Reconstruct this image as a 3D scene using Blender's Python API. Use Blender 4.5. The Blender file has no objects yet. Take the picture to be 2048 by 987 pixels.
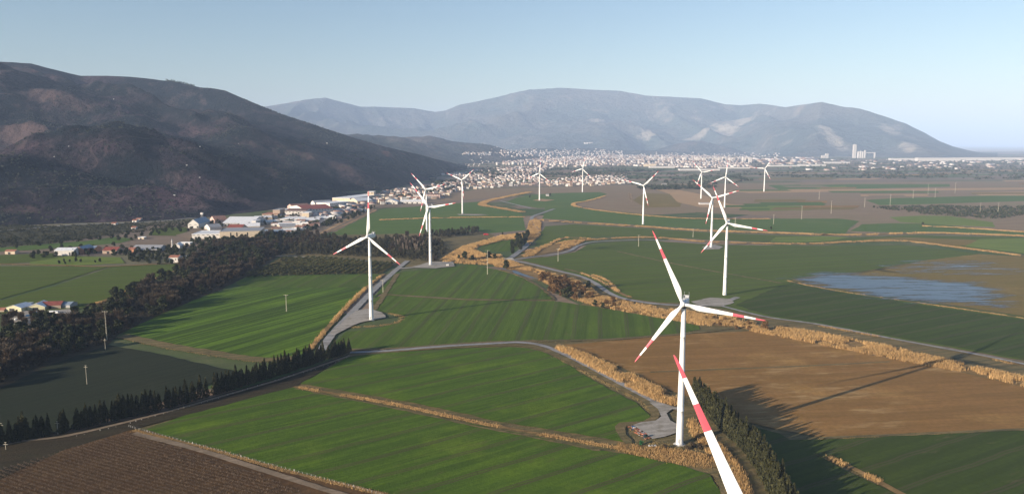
import bpy, math, random
import numpy as np
from mathutils import Vector, Matrix

random.seed(7)
RNG = np.random.default_rng(11)
scene = bpy.context.scene
COL = scene.collection
PI = math.pi

# ------------------------------------------------------------------ camera
CAM_H, FPX, HORIZON = 170.0, 1500.0, 287.0
PITCH = math.atan((493.5 - HORIZON) / FPX)
cam_d = bpy.data.cameras.new('camera')
cam = bpy.data.objects.new('camera', cam_d)
COL.objects.link(cam)
cam.location = (0, 0, CAM_H)
cam.rotation_euler = (PI / 2 - PITCH, 0, 0)
cam_d.sensor_width = 36.0
cam_d.lens = FPX / 2048.0 * 36.0
cam_d.clip_start = 0.5
cam_d.clip_end = 200000.0
scene.camera = cam

# ------------------------------------------------------------------ sky and sun
SUN_EL = math.radians(14.7)
SUN_TO = Vector((-0.833, -0.553, 0)).normalized()          # horizontal direction towards the sun
sun_dir = Vector((SUN_TO.x * math.cos(SUN_EL), SUN_TO.y * math.cos(SUN_EL), math.sin(SUN_EL)))
world = bpy.data.worlds.new('World')
scene.world = world
world.use_nodes = True
wn = world.node_tree
bg = wn.nodes['Background']
sky = wn.nodes.new('ShaderNodeTexSky')
sky.sky_type = 'NISHITA'
sky.sun_disc = False
sky.sun_elevation = SUN_EL
sky.sun_rotation = math.atan2(SUN_TO.x, SUN_TO.y)
sky.altitude = 200
sky.air_density = 1.15
sky.dust_density = 0.5
sky.ozone_density = 1.6
tint = wn.nodes.new('ShaderNodeMix'); tint.data_type = 'RGBA'; tint.blend_type = 'MULTIPLY'
tint.inputs[0].default_value = 1.0; tint.inputs[7].default_value = (0.93, 0.98, 1.1, 1.0)
wn.links.new(sky.outputs[0], tint.inputs[6]); wn.links.new(tint.outputs[2], bg.inputs[0])
bg.inputs[1].default_value = 0.056

sun_d = bpy.data.lights.new('sun', 'SUN')
sun_d.energy = 5.0
sun_d.angle = math.radians(0.5)
sun_d.color = (1.0, 0.86, 0.69)
sun = bpy.data.objects.new('sun', sun_d)
COL.objects.link(sun)
sun.rotation_euler = sun_dir.to_track_quat('Z', 'Y').to_euler()

scene.view_settings.view_transform = 'Standard'
scene.view_settings.look = 'None'
scene.view_settings.exposure = 1.25
scene.view_settings.gamma = 1.0
scene.view_settings.use_curve_mapping = False
scene.cycles.use_denoising = True
scene.cycles.max_bounces = 5
scene.cycles.diffuse_bounces = 2
scene.cycles.glossy_bounces = 2
scene.cycles.transparent_max_bounces = 8
scene.cycles.volume_bounces = 0

# ------------------------------------------------------------------ helpers
cp, sp = math.cos(PITCH), math.sin(PITCH)

def raydir(px, py):
    u, v = px - 1024.0, py - 493.5
    return (u, FPX * cp - v * sp, -(FPX * sp + v * cp))

def P(px, py, z=0.0):
    """where the line of sight of a point of the photograph meets the plain"""
    d = raydir(px, py)
    s = (z - CAM_H) / d[2]
    return Vector((d[0] * s, d[1] * s, z))

def azel(px, py):
    d = raydir(px, py)
    return math.atan2(d[0], d[1]), math.atan2(d[2], math.hypot(d[0], d[1]))

def tag(o, label=None, cat=None, group=None, kind=None):
    if label: o['label'] = label
    if cat: o['category'] = cat
    if group: o['group'] = group
    if kind: o['kind'] = kind
    return o

def empty(name, loc=(0, 0, 0), rz=0.0, parent=None):
    o = bpy.data.objects.new(name, None)
    o.empty_display_size = 1.0
    COL.objects.link(o)
    o.location = loc
    o.rotation_euler = (0, 0, rz)
    if parent: o.parent = parent
    return o

def mesh_np(name, V, F, mats, midx=None, rnd=None, smooth=False):
    """fast mesh from arrays; F is (n,3) or (n,4)"""
    me = bpy.data.meshes.new(name)
    V = np.asarray(V, dtype=np.float32); F = np.asarray(F, dtype=np.int32)
    k = F.shape[1]
    me.vertices.add(len(V)); me.vertices.foreach_set('co', V.ravel())
    me.loops.add(F.size); me.loops.foreach_set('vertex_index', F.ravel())
    me.polygons.add(len(F))
    me.polygons.foreach_set('loop_start', np.arange(0, F.size, k, dtype=np.int32))
    if midx is not None: me.polygons.foreach_set('material_index', np.asarray(midx, dtype=np.int32))
    if smooth: me.polygons.foreach_set('use_smooth', np.ones(len(F), dtype=bool))
    me.update(calc_edges=True)
    if rnd is not None:
        a = me.attributes.new('rnd', 'FLOAT', 'FACE')
        a.data.foreach_set('value', np.asarray(rnd, dtype=np.float32))
    for m in (mats if isinstance(mats, (list, tuple)) else [mats]): me.materials.append(m)
    return me

def link(name, me, parent=None, loc=None):
    o = bpy.data.objects.new(name, me)
    COL.objects.link(o)
    if parent: o.parent = parent
    if loc is not None: o.location = loc
    return o

class MB:
    """collects boxes, tubes, prisms; build() links them as one mesh object"""
    def __init__(s): s.v, s.f, s.m, s.sm = [], [], [], []
    def add(s, vs, fs, m=0, smooth=False):
        b = len(s.v)
        s.v += [tuple(x) for x in vs]
        for f in fs:
            s.f.append([b + i for i in f]); s.m.append(m); s.sm.append(smooth)
    def box(s, c, d, m=0, rz=0.0):
        cx, cy, cz = c; x, y, z = d[0] / 2, d[1] / 2, d[2] / 2
        ca, sa = math.cos(rz), math.sin(rz)
        vs = []
        for k in (-1, 1):
            for i, j in ((-1, -1), (1, -1), (1, 1), (-1, 1)):
                X, Y = i * x, j * y
                vs.append((cx + X * ca - Y * sa, cy + X * sa + Y * ca, cz + k * z))
        s.add(vs, [(3, 2, 1, 0), (4, 5, 6, 7), (0, 1, 5, 4), (1, 2, 6, 5), (2, 3, 7, 6), (3, 0, 4, 7)], m)
    def tube(s, a, b, r0, r1=None, n=8, m=0, cap=True, smooth=True):
        a, b = Vector(a), Vector(b); r1 = r0 if r1 is None else r1
        q = (b - a).to_track_quat('Z', 'Y')
        vs = []
        for p, r in ((a, r0), (b, r1)):
            for i in range(n):
                t = 2 * PI * i / n
                vs.append(p + q @ Vector((r * math.cos(t), r * math.sin(t), 0)))
        s.add(vs, [(i, (i + 1) % n, n + (i + 1) % n, n + i) for i in range(n)], m, smooth)
        if cap: s.add(vs, [tuple(range(n - 1, -1, -1)), tuple(range(n, 2 * n))], m)
    def lathe(s, prof, n=24, m=0, c=(0, 0)):
        vs = []
        for r, z in prof:
            for i in range(n):
                t = 2 * PI * i / n; vs.append((c[0] + r * math.cos(t), c[1] + r * math.sin(t), z))
        fs = []
        for k in range(len(prof) - 1):
            for i in range(n): fs.append((k * n + i, k * n + (i + 1) % n, (k + 1) * n + (i + 1) % n, (k + 1) * n + i))
        s.add(vs, fs, m, True)
        s.add(vs[-n:], [tuple(range(n))], m)
    def mesh(s, name, mats):
        me = bpy.data.meshes.new(name)
        me.from_pydata(s.v, [], s.f)
        me.polygons.foreach_set('material_index', s.m)
        me.polygons.foreach_set('use_smooth', s.sm)
        for m in (mats if isinstance(mats, (list, tuple)) else [mats]): me.materials.append(m)
        me.update()
        return me
    def build(s, name, mats, parent=None, loc=None):
        return link(name, s.mesh(name, mats), parent, loc)

def copy_tree(o, parent=None):
    c = o.copy(); COL.objects.link(c); c.parent = parent
    for ch in o.children: copy_tree(ch, c)
    return c

# ---- smooth value noise in numpy
_perm = RNG.permutation(4096)
_grad = RNG.uniform(-1, 1, (4096,))
def vnoise(x, y, seed=0):
    x = np.asarray(x, float); y = np.asarray(y, float)
    xi = np.floor(x).astype(int); yi = np.floor(y).astype(int)
    fx = x - xi; fy = y - yi
    fx = fx * fx * fx * (fx * (fx * 6 - 15) + 10); fy = fy * fy * fy * (fy * (fy * 6 - 15) + 10)
    def g(a, b): return _grad[(_perm[(a + seed * 57) & 4095] + b) & 4095]
    return (g(xi, yi) * (1 - fx) + g(xi + 1, yi) * fx) * (1 - fy) + (g(xi, yi + 1) * (1 - fx) + g(xi + 1, yi + 1) * fx) * fy
def fbm(x, y, o=4, seed=0, gain=0.5):
    s = 0; a = 1.0
    for k in range(o):
        s = s + a * vnoise(x * 2 ** k, y * 2 ** k, seed + k * 3); a *= gain
    return s

# ---- materials
def new_mat(name, rough=0.9, spec=0.3):
    m = bpy.data.materials.new(name); m.use_nodes = True
    nt = m.node_tree; b = nt.nodes['Principled BSDF']
    b.inputs['Roughness'].default_value = rough
    b.inputs['Specular IOR Level'].default_value = spec
    return m, nt, b

def c4(c): return (c[0], c[1], c[2], 1.0)

def N(nt, t, **kw):
    n = nt.nodes.new(t)
    for k, v in kw.items(): setattr(n, k, v)
    return n

def noise(nt, vec, scale, detail=4, rough=0.55):
    n = N(nt, 'ShaderNodeTexNoise'); n.inputs['Scale'].default_value = scale
    n.inputs['Detail'].default_value = detail; n.inputs['Roughness'].default_value = rough
    nt.links.new(vec, n.inputs['Vector']); return n.outputs[0]

def ramp(nt, fac, a, b, va=0.0, vb=1.0):
    n = N(nt, 'ShaderNodeMapRange'); n.interpolation_type = 'SMOOTHSTEP'
    n.inputs[1].default_value = a; n.inputs[2].default_value = b
    n.inputs[3].default_value = va; n.inputs[4].default_value = vb
    nt.links.new(fac, n.inputs[0]); return n.outputs[0]

def mix(nt, fac, a, b):
    n = N(nt, 'ShaderNodeMix'); n.data_type = 'RGBA'
    for s, v in ((n.inputs[0], fac), (n.inputs[6], a), (n.inputs[7], b)):
        if isinstance(v, (int, float)): s.default_value = v
        elif isinstance(v, tuple): s.default_value = c4(v)
        else: nt.links.new(v, s)
    return n.outputs[2]

def math_(nt, op, a, b=None):
    n = N(nt, 'ShaderNodeMath', operation=op)
    for s, v in ((n.inputs[0], a), (n.inputs[1], b)):
        if v is None: continue
        if isinstance(v, (int, float)): s.default_value = v
        else: nt.links.new(v, s)
    return n.outputs[0]

def mapping(nt, rot=0.0, scale=(1, 1, 1)):
    tc = N(nt, 'ShaderNodeTexCoord'); mp = N(nt, 'ShaderNodeMapping')
    mp.vector_type = 'TEXTURE'
    mp.inputs['Rotation'].default_value = (0, 0, rot)
    mp.inputs['Scale'].default_value = scale
    nt.links.new(tc.outputs['Object'], mp.inputs['Vector'])
    return mp.outputs[0]

def bump(nt, b, h, strength=0.5, dist=0.3):
    n = N(nt, 'ShaderNodeBump'); n.inputs['Strength'].default_value = strength
    n.inputs['Distance'].default_value = dist
    nt.links.new(h, n.inputs['Height']); nt.links.new(n.outputs[0], b.inputs['Normal'])

def simple(name, c, rough=0.8, var=0.15, scale=0.5, spec=0.3, metal=0.0):
    m, nt, b = new_mat(name, rough, spec)
    v = mapping(nt)
    f = ramp(nt, noise(nt, v, scale, 4), 0.3, 0.7)
    lo = tuple(x * (1 - var) for x in c); hi = tuple(min(1, x * (1 + var)) for x in c)
    nt.links.new(mix(nt, f, lo, hi), b.inputs['Base Color'])
    b.inputs['Metallic'].default_value = metal
    return m

def field_mat(name, c1, c2, c3, rot, rows=5.0, rowamt=0.25, patch=90.0, patchamt=0.5, bstr=0.5, tram=0.0, pale=0.0):
    """crop or soil: streaks along the drilling direction, larger patches, drill rows and relief"""
    m, nt, b = new_mat(name, 0.95, 0.15)
    flat = mapping(nt)
    streak = mapping(nt, rot, (60, 5, 1))
    f1 = ramp(nt, noise(nt, streak, 1.0, 4, 0.6), 0.35, 0.68)
    col = mix(nt, f1, c1, c2)
    f2 = ramp(nt, noise(nt, flat, 1.0 / patch, 5, 0.6), 0.5, 0.75, 0.0, patchamt)
    col = mix(nt, f2, col, c3)
    rm = mapping(nt, rot, (400, rows, 1))
    f3 = ramp(nt, noise(nt, rm, 1.0, 2, 0.4), 0.42, 0.6, 0.0, rowamt)
    col = mix(nt, f3, col, tuple(x * 0.45 for x in c1))
    f4 = ramp(nt, noise(nt, flat, 0.35, 3, 0.7), 0.35, 0.7, 0.0, 0.35)
    col = mix(nt, f4, col, tuple(x * 0.6 for x in c1))
    if pale:
        # sandy streaks where the soil has dried out
        ps_ = ramp(nt, noise(nt, mapping(nt, rot, (46, 13, 1)), 1.0, 7, 0.72), 0.5, 0.66, 0, pale)
        reg = ramp(nt, noise(nt, flat, 0.008, 2), 0.4, 0.6)
        col = mix(nt, math_(nt, 'MULTIPLY', ps_, reg), col, (0.38, 0.25, 0.11))
    if tram:
        # wheel tracks of the sprayer, two narrow lines every 24 m
        sx = N(nt, 'ShaderNodeSeparateXYZ'); nt.links.new(mapping(nt, rot, (1, 1, 1)), sx.inputs[0])
        wob = math_(nt, 'MULTIPLY', noise(nt, flat, 0.02, 2), 6.0)
        fr = math_(nt, 'FRACT', math_(nt, 'MULTIPLY', math_(nt, 'ADD', sx.outputs[1], wob), 1 / 24.0))
        for c_ in (0.1, 0.19):
            dd = math_(nt, 'ABSOLUTE', math_(nt, 'SUBTRACT', fr, c_))
            col = mix(nt, ramp(nt, dd, 0.014, 0.04, tram, 0.0), col, (0.07, 0.055, 0.03))
        # thin places where the crop came up badly
        bare = ramp(nt, noise(nt, mapping(nt, rot, (30, 11, 1)), 1.0, 7, 0.75), 0.56, 0.74, 0, 0.65)
        col = mix(nt, bare, col, (0.1, 0.085, 0.035))
    nt.links.new(col, b.inputs['Base Color'])
    h = math_(nt, 'ADD', noise(nt, flat, 0.8, 4, 0.7), math_(nt, 'MULTIPLY', noise(nt, rm, 1.0, 2, 0.4), 2.0 * rowamt * 2))
    bump(nt, b, h, bstr, 0.5)
    return m

def leaf_mat(name, c1, c2, rough=0.7, trans=0.25):
    m, nt, b = new_mat(name, rough, 0.2)
    at = N(nt, 'ShaderNodeAttribute', attribute_name='rnd')
    oi = N(nt, 'ShaderNodeObjectInfo')
    f = math_(nt, 'ADD', math_(nt, 'MULTIPLY', at.outputs['Fac'], 0.7), math_(nt, 'MULTIPLY', oi.outputs['Random'], 0.3))
    col = mix(nt, f, c1, c2)
    nt.links.new(col, b.inputs['Base Color'])
    tr = N(nt, 'ShaderNodeBsdfTranslucent'); nt.links.new(col, tr.inputs[0])
    ms = N(nt, 'ShaderNodeMixShader'); ms.inputs[0].default_value = trans
    nt.links.new(b.outputs[0], ms.inputs[1]); nt.links.new(tr.outputs[0], ms.inputs[2])
    nt.links.new(ms.outputs[0], nt.nodes['Material Output'].inputs['Surface'])
    return m

# ------------------------------------------------------------------ terrain
SKY_L = [(-700, 95), (-300, 100), (0, 118), (60, 120), (110, 132), (160, 145), (215, 146), (260, 150), (320, 160), (350, 163), (400, 175),
         (450, 180), (500, 200), (560, 225), (620, 245), (700, 272), (760, 290), (800, 300), (860, 315), (935, 334)]
FOOT_L = [(-700, 470), (-300, 462), (0, 452), (100, 447), (300, 441), (400, 435), (500, 425), (560, 417), (640, 404), (700, 394), (780, 379), (860, 359), (935, 338)]
SKY_F = [(440, 222), (540, 210), (580, 205), (620, 198), (650, 195), (690, 205), (720, 212), (780, 213), (830, 215), (870, 222), (890, 220),
         (920, 208), (960, 200), (1010, 190), (1060, 178), (1120, 175), (1180, 177), (1240, 180), (1290, 190), (1350, 194), (1400, 196),
         (1450, 207), (1480, 209), (1520, 206), (1570, 213), (1600, 208), (1645, 202), (1680, 210), (1720, 215), (1760, 228),
         (1810, 245), (1850, 265), (1880, 282), (1905, 292), (1935, 300), (1965, 306), (1995, 309)]

def prof(lst): return np.array([azel(x, y)[0] for x, y in lst]), np.array([azel(x, y)[1] for x, y in lst])
AL, EL = prof(SKY_L)
AF, EF = prof(SKY_F)
FLa, FLe = prof(FOOT_L)
FLr = CAM_H / np.tan(-FLe)
AZL0, AZL1 = AL[0], AL[-1]
AZF0, AZF1 = AF[0], AF[-1]

def hill_left(x, y):
    az = np.arctan2(x, y); r = np.hypot(x, y)
    r0 = np.interp(az, FLa, FLr)
    el = np.interp(az, AL, EL)
    k = np.clip((AZL1 - az) / (AZL1 - AZL0), 0, 1)
    width = 300 + 2600 * np.clip(k * 2.2, 0, 1) ** 0.8
    # the foot wanders in and out between the spurs
    wob = vnoise(y / 420.0, x * 0 + 3.3, 5) * 130 * np.clip(width / 1500, 0.1, 1)
    r0 = r0 + wob * 0.3
    r1 = r0 + width
    hz = CAM_H + r1 * np.tan(el)
    t = (r - r0) / (r1 - r0)
    tt = np.clip(t, 0, 1)
    s = 0.78 * tt + 0.22 * tt * tt
    s = np.where(t > 1, 1 - 0.35 * (t - 1), s)
    env = np.clip(tt * 5, 0, 1) * np.clip((1.03 - t) * 4, 0.04, 1) * np.clip(hz / 450, 0.05, 1.1)
    wx = vnoise(x / 900, y / 900, 21) * 420
    u = (y * 0.93 + x * 0.25 + wx)
    rid = 1 - 2 * np.sqrt(vnoise(u / 820.0, x / 2600.0, 8) ** 2 + 0.012)
    rid2 = 1 - 2 * np.sqrt(vnoise((u + 90) / 230.0 + fbm(x / 400, y / 400, 2, 4) * 0.6, x / 900.0, 12) ** 2 + 0.02)
    n = 165 * (rid - 0.42) + 62 * (rid2 - 0.45) + 20 * fbm(x / 170, y / 170, 4, 31) + 30 * fbm(x / 600, y / 600, 2, 41)
    h = hz * s + n * env
    h = np.where(t <= 0, -3.0, np.maximum(h, -3.0))
    return np.where((az > AZL1 + 1e-4) | (r > r1 + 5200), -3.0, h)

def hill_far(x, y):
    az = np.arctan2(x, y); r = np.hypot(x, y)
    el = np.interp(az, AF, EF)
    q = np.clip((az - AZF0) / (AZF1 - AZF0), 0, 1)
    r0 = 11200 + 700 * np.sin(q * 9) + vnoise(az * 14, az * 0, 3) * 500
    r0 = np.where(q > 0.68, r0 - 900 * np.clip((q - 0.68) * 6, 0, 1), r0)
    r1 = np.interp(q, [0, 0.25, 0.45, 0.7, 0.8, 1.0], [16500, 17500, 16500, 16200, 13600, 13000])
    hz = CAM_H + r1 * np.tan(el)
    t = (r - r0) / (r1 - r0); tt = np.clip(t, 0, 1)
    s = np.interp(q, [0, .7, .8, 1], [0.35, 0.35, 0.9, 0.9]) * tt
    s = s + (1 - np.interp(q, [0, .7, .8, 1], [0.35, 0.35, 0.9, 0.9])) * tt ** 2.0
    s = np.where(t > 1, 1 - 0.5 * (t - 1), s)
    env = np.clip(tt * 4, 0, 1) * np.clip((1.02 - t) * 5, 0.04, 1) * np.clip(hz / 700, 0.1, 1.1)
    wx = vnoise(x / 2600, y / 2600, 25) * 1400
    rid = 1 - 2 * np.sqrt(vnoise((x + wx) / 1500.0, y / 4200.0, 18) ** 2 + .01)
    rid2 = 1 - 2 * np.sqrt(vnoise((x - wx * 0.6) / 520.0, y / 1700.0, 28) ** 2 + .02)
    n = 190 * (rid - 0.5) + 85 * (rid2 - 0.5) + 30 * fbm(x / 420, y / 420, 4, 51)
    h = hz * s + n * env
    return np.where((t <= 0) | (az > AZF1 + 1e-4), -5.0, np.maximum(h, -5.0))

LOW = []      # foothills: centre, radii, height
for px, py, rx, ry, h in ((850, 318, 1700, 1500, 235), (960, 315, 900, 900, 130), (1085, 311, 900, 800, 110), (735, 322, 1500, 1700, 250),
                          (1180, 309.5, 900, 1000, 100), (1300, 309, 1100, 700, 70), (1395, 308, 1100, 700, 210)):
    c = P(px, py); LOW.append((c.x, c.y, rx, ry, h))
def foothills(x, y):
    h = np.full(np.shape(x), -6.0)
    for cx, cy, rx, ry, hh in LOW:
        d = np.hypot((x - cx) / rx, (y - cy) / ry)
        b = np.where(d < 1, np.cos(np.clip(d, 0, 1) * PI / 2) ** 2, 0)
        h = np.maximum(h, -6 + b * (hh + 6 + 30 * fbm(x / 300, y / 300, 4, 61) * (hh / 200)))
    return h

def height(x, y):
    return max(0.0, float(hill_left(np.array(x), np.array(y))), float(hill_far(np.array(x), np.array(y))), float(foothills(np.array(x), np.array(y))))

def on_land(px, py, r_from=1200.0, r_to=19000.0):
    """where the line of sight first meets the terrain"""
    d = raydir(px, py); k = math.hypot(d[0], d[1])
    r = np.linspace(r_from, r_to, 2400)
    x = d[0] / k * r; y = d[1] / k * r; z = CAM_H + d[2] / k * r
    H = np.maximum(np.maximum(hill_left(x, y), hill_far(x, y)), np.maximum(foothills(x, y), 0))
    i = int(np.argmax(z < H))
    if not (z < H).any(): return None
    return Vector((x[i], y[i], max(0.0, H[i])))

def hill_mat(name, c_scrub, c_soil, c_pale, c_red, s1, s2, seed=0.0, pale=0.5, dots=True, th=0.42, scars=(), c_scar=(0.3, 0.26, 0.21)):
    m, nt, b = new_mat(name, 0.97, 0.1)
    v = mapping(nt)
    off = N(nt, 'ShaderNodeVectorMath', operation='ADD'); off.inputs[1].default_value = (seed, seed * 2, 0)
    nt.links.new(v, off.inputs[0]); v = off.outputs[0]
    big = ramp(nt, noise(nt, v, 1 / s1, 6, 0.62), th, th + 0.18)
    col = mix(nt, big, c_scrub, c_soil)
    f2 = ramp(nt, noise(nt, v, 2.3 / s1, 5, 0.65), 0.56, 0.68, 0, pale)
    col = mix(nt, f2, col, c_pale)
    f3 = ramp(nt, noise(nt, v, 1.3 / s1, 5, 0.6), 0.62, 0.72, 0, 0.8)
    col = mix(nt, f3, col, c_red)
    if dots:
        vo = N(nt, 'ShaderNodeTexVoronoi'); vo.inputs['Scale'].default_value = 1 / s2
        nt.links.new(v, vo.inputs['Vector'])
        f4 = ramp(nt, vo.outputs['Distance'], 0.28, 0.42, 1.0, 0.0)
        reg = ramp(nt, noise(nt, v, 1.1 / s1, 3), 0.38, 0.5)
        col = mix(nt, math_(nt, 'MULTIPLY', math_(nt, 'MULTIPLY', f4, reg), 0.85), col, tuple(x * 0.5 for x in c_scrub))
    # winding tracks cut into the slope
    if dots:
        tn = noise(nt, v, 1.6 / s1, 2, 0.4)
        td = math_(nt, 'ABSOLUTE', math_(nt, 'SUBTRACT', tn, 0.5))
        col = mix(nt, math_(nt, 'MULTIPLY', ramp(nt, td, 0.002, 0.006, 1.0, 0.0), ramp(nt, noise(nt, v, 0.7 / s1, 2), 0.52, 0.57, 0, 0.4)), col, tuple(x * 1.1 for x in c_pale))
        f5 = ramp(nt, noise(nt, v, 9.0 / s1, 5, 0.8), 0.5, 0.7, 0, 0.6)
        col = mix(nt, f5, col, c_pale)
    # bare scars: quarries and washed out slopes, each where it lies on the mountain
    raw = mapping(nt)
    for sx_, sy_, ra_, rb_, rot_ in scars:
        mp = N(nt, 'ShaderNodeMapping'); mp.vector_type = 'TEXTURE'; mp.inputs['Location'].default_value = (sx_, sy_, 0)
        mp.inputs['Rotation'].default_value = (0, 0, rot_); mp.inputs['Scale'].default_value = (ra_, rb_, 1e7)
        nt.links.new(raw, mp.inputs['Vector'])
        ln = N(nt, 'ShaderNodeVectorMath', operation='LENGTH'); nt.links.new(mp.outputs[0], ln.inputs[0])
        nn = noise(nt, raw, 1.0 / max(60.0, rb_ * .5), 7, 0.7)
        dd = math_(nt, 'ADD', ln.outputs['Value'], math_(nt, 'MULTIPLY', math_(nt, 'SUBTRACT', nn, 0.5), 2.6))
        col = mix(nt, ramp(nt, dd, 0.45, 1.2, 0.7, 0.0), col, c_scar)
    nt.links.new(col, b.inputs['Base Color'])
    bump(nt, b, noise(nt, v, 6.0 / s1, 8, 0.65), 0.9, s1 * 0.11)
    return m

def scar(px, py, ra_, rb_, rot_=0.0, r0=9000):
    t = on_land(px, py, r0, 19000) if r0 > 2000 else on_land(px, py, 1200, 8000)
    return (t.x, t.y, ra_, rb_, rot_) if t else (0, 1e6, 1, 1, 0)
F_SCARS = [scar(1480, 244, 420, 420), scar(1450, 262, 260, 420), scar(1655, 262, 110, 300), scar(1668, 285, 120, 380), scar(1300, 266, 240, 160), scar(1390, 275, 380, 120), scar(1780, 262, 130, 420, -.3), scar(1192, 240, 160, 160), scar(1820, 290, 120, 300, -.3)]
H_SCARS = [scar(80, 190, 110, 60, 0, 1500), scar(140, 205, 90, 40, 0, 1500), scar(60, 250, 160, 90, 0, 1500), scar(560, 262, 180, 60, 0, 1500), scar(520, 300, 90, 50, 0, 1500), scar(650, 320, 160, 50, 0, 1500), scar(40, 420, 40, 30, 0, 1500)]
M_HILL = hill_mat('hill_scrub_shade', (0.004, 0.008, 0.012), (0.056, 0.035, 0.045), (0.09, 0.065, 0.066), (0.14, 0.056, 0.045), 520.0, 13.0, th=0.48, scars=H_SCARS, c_scar=(0.1, 0.066, 0.062))  # scrub and soil tones spread apart and tinted for slope shade and blue haze
M_FAR = hill_mat('far_slopes', (0.04, 0.052, 0.045), (0.075, 0.072, 0.062), (0.2, 0.175, 0.15), (0.14, 0.115, 0.095), 1300.0, 40.0, 77.0, 0.55, False, scars=F_SCARS)
M_LOW = hill_mat('foothill_scrub', (0.02, 0.027, 0.022), (0.075, 0.06, 0.05), (0.16, 0.13, 0.1), (0.12, 0.08, 0.06), 600.0, 22.0, 31.0, 0.6)

def polar_sheet(name, az0, az1, na, radii_fn, nr, fn, mat):
    a = np.linspace(az0, az1, na)[None, :].repeat(nr, 0)
    r = radii_fn(a, np.linspace(0, 1, nr)[:, None])
    x = r * np.sin(a); y = r * np.cos(a); z = fn(x, y)
    V = np.stack([x, y, z], -1).reshape(-1, 3)
    i = np.arange(nr - 1)[:, None] * na + np.arange(na - 1)[None, :]
    F = np.stack([i, i + 1, i + na + 1, i + na], -1).reshape(-1, 4)
    return link(name, mesh_np(name, V, F, mat, smooth=True))

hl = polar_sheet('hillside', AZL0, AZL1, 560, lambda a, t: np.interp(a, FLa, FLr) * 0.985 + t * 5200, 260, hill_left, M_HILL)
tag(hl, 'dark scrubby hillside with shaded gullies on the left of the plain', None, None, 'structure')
hf = polar_sheet('mountains', AZF0, AZF1, 620, lambda a, t: 9600 + t * 10500 + a * 0, 170, hill_far, M_FAR)
tag(hf, 'blue hazy mountain range behind the town with pale quarry scars', None, None, 'structure')
gx = []
c0, c1 = P(560, 330), P(1500, 309)
xs = np.linspace(-4600, 4200, 260); ys = np.linspace(4300, 12500, 220)
X, Y = np.meshgrid(xs, ys); Z = foothills(X, Y)
i = np.arange(219)[:, None] * 260 + np.arange(259)[None, :]
lo = link('foothills', mesh_np('foothills', np.stack([X, Y, Z], -1).reshape(-1, 3), np.stack([i, i + 1, i + 261, i + 260], -1).reshape(-1, 4), M_LOW, smooth=True))
tag(lo, 'low rounded foothills between the dark hillside and the mountains', None, None, 'structure')

# the plain itself: parcels far out, plain soil near
def plain_mat():
    m, nt, b = new_mat('plain_soil', 0.97, 0.1)
    v = mapping(nt, 0.35, (420, 190, 1))
    nz = N(nt, 'ShaderNodeTexNoise'); nz.inputs['Scale'].default_value = 0.004; nz.inputs['Detail'].default_value = 2
    vo = N(nt, 'ShaderNodeTexVoronoi'); vo.inputs['Scale'].default_value = 1.0; vo.distance = 'CHEBYCHEV'; vo.inputs['Randomness'].default_value = 0.8
    nt.links.new(v, vo.inputs['Vector'])
    cr = N(nt, 'ShaderNodeValToRGB'); cr.color_ramp.interpolation = 'CONSTANT'
    sep = N(nt, 'ShaderNodeSeparateColor'); nt.links.new(vo.outputs['Color'], sep.inputs[0])
    nt.links.new(sep.outputs[0], cr.inputs[0])
    stops = [(0.0, (0.2, 0.15, 0.11)), (0.2, (0.075, 0.1, 0.035)), (0.36, (0.25, 0.18, 0.13)), (0.52, (0.15, 0.14, 0.08)), (0.66, (0.06, 0.095, 0.03)),
             (0.78, (0.19, 0.13, 0.085)), (0.9, (0.17, 0.14, 0.1))]
    e = cr.color_ramp.elements
    e[0].position, e[0].color = stops[0][0], c4(stops[0][1]); e[1].position, e[1].color = stops[1][0], c4(stops[1][1])
    for p, c in stops[2:]:
        k = e.new(p); k.color = c4(c)
    f = ramp(nt, noise(nt, mapping(nt, 0.35, (90, 8, 1)), 1.0, 3), 0.4, 0.65, 0, 0.35)
    col = mix(nt, f, cr.outputs[0], (0.07, 0.065, 0.04))
    f = ramp(nt, noise(nt, mapping(nt), 0.01, 6, 0.7), 0.5, 0.68, 0, 0.5)
    col = mix(nt, f, col, (0.2, 0.15, 0.095))
    nt.links.new(col, b.inputs['Base Color'])
    bump(nt, b, noise(nt, mapping(nt), 0.4, 4, 0.7), 0.6, 0.6)
    return m
M_PLAIN = plain_mat()
rr = np.array([0, 60, 150, 300, 600, 1000, 1600, 2500, 4000, 6500, 10000, 16000, 26000, 45000, 90000], float)
na = 96; a = np.arange(na) * 2 * PI / na
V = [(0, 0, 0)]; F = []
for r in rr[1:]:
    for t in a: V.append((r * math.sin(t), r * math.cos(t), 0))
F3 = []
for k in range(na): F3.append((0, 1 + (k + 1) % na, 1 + k, 1 + k))
gm = bpy.data.meshes.new('ground')
fs = [(0, 1 + (k + 1) % na, 1 + k) for k in range(na)]
for j in range(len(rr) - 2):
    for k in range(na):
        fs.append((1 + j * na + k, 1 + j * na + (k + 1) % na, 1 + (j + 1) * na + (k + 1) % na, 1 + (j + 1) * na + k))
gm.from_pydata(V, [], fs); gm.materials.append(M_PLAIN); gm.update()
# make the normals look up
ground = link('ground', gm)
if gm.polygons[0].normal.z < 0: gm.flip_normals()
tag(ground, 'flat farming plain reaching to the horizon', None, None, 'structure')

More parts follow.
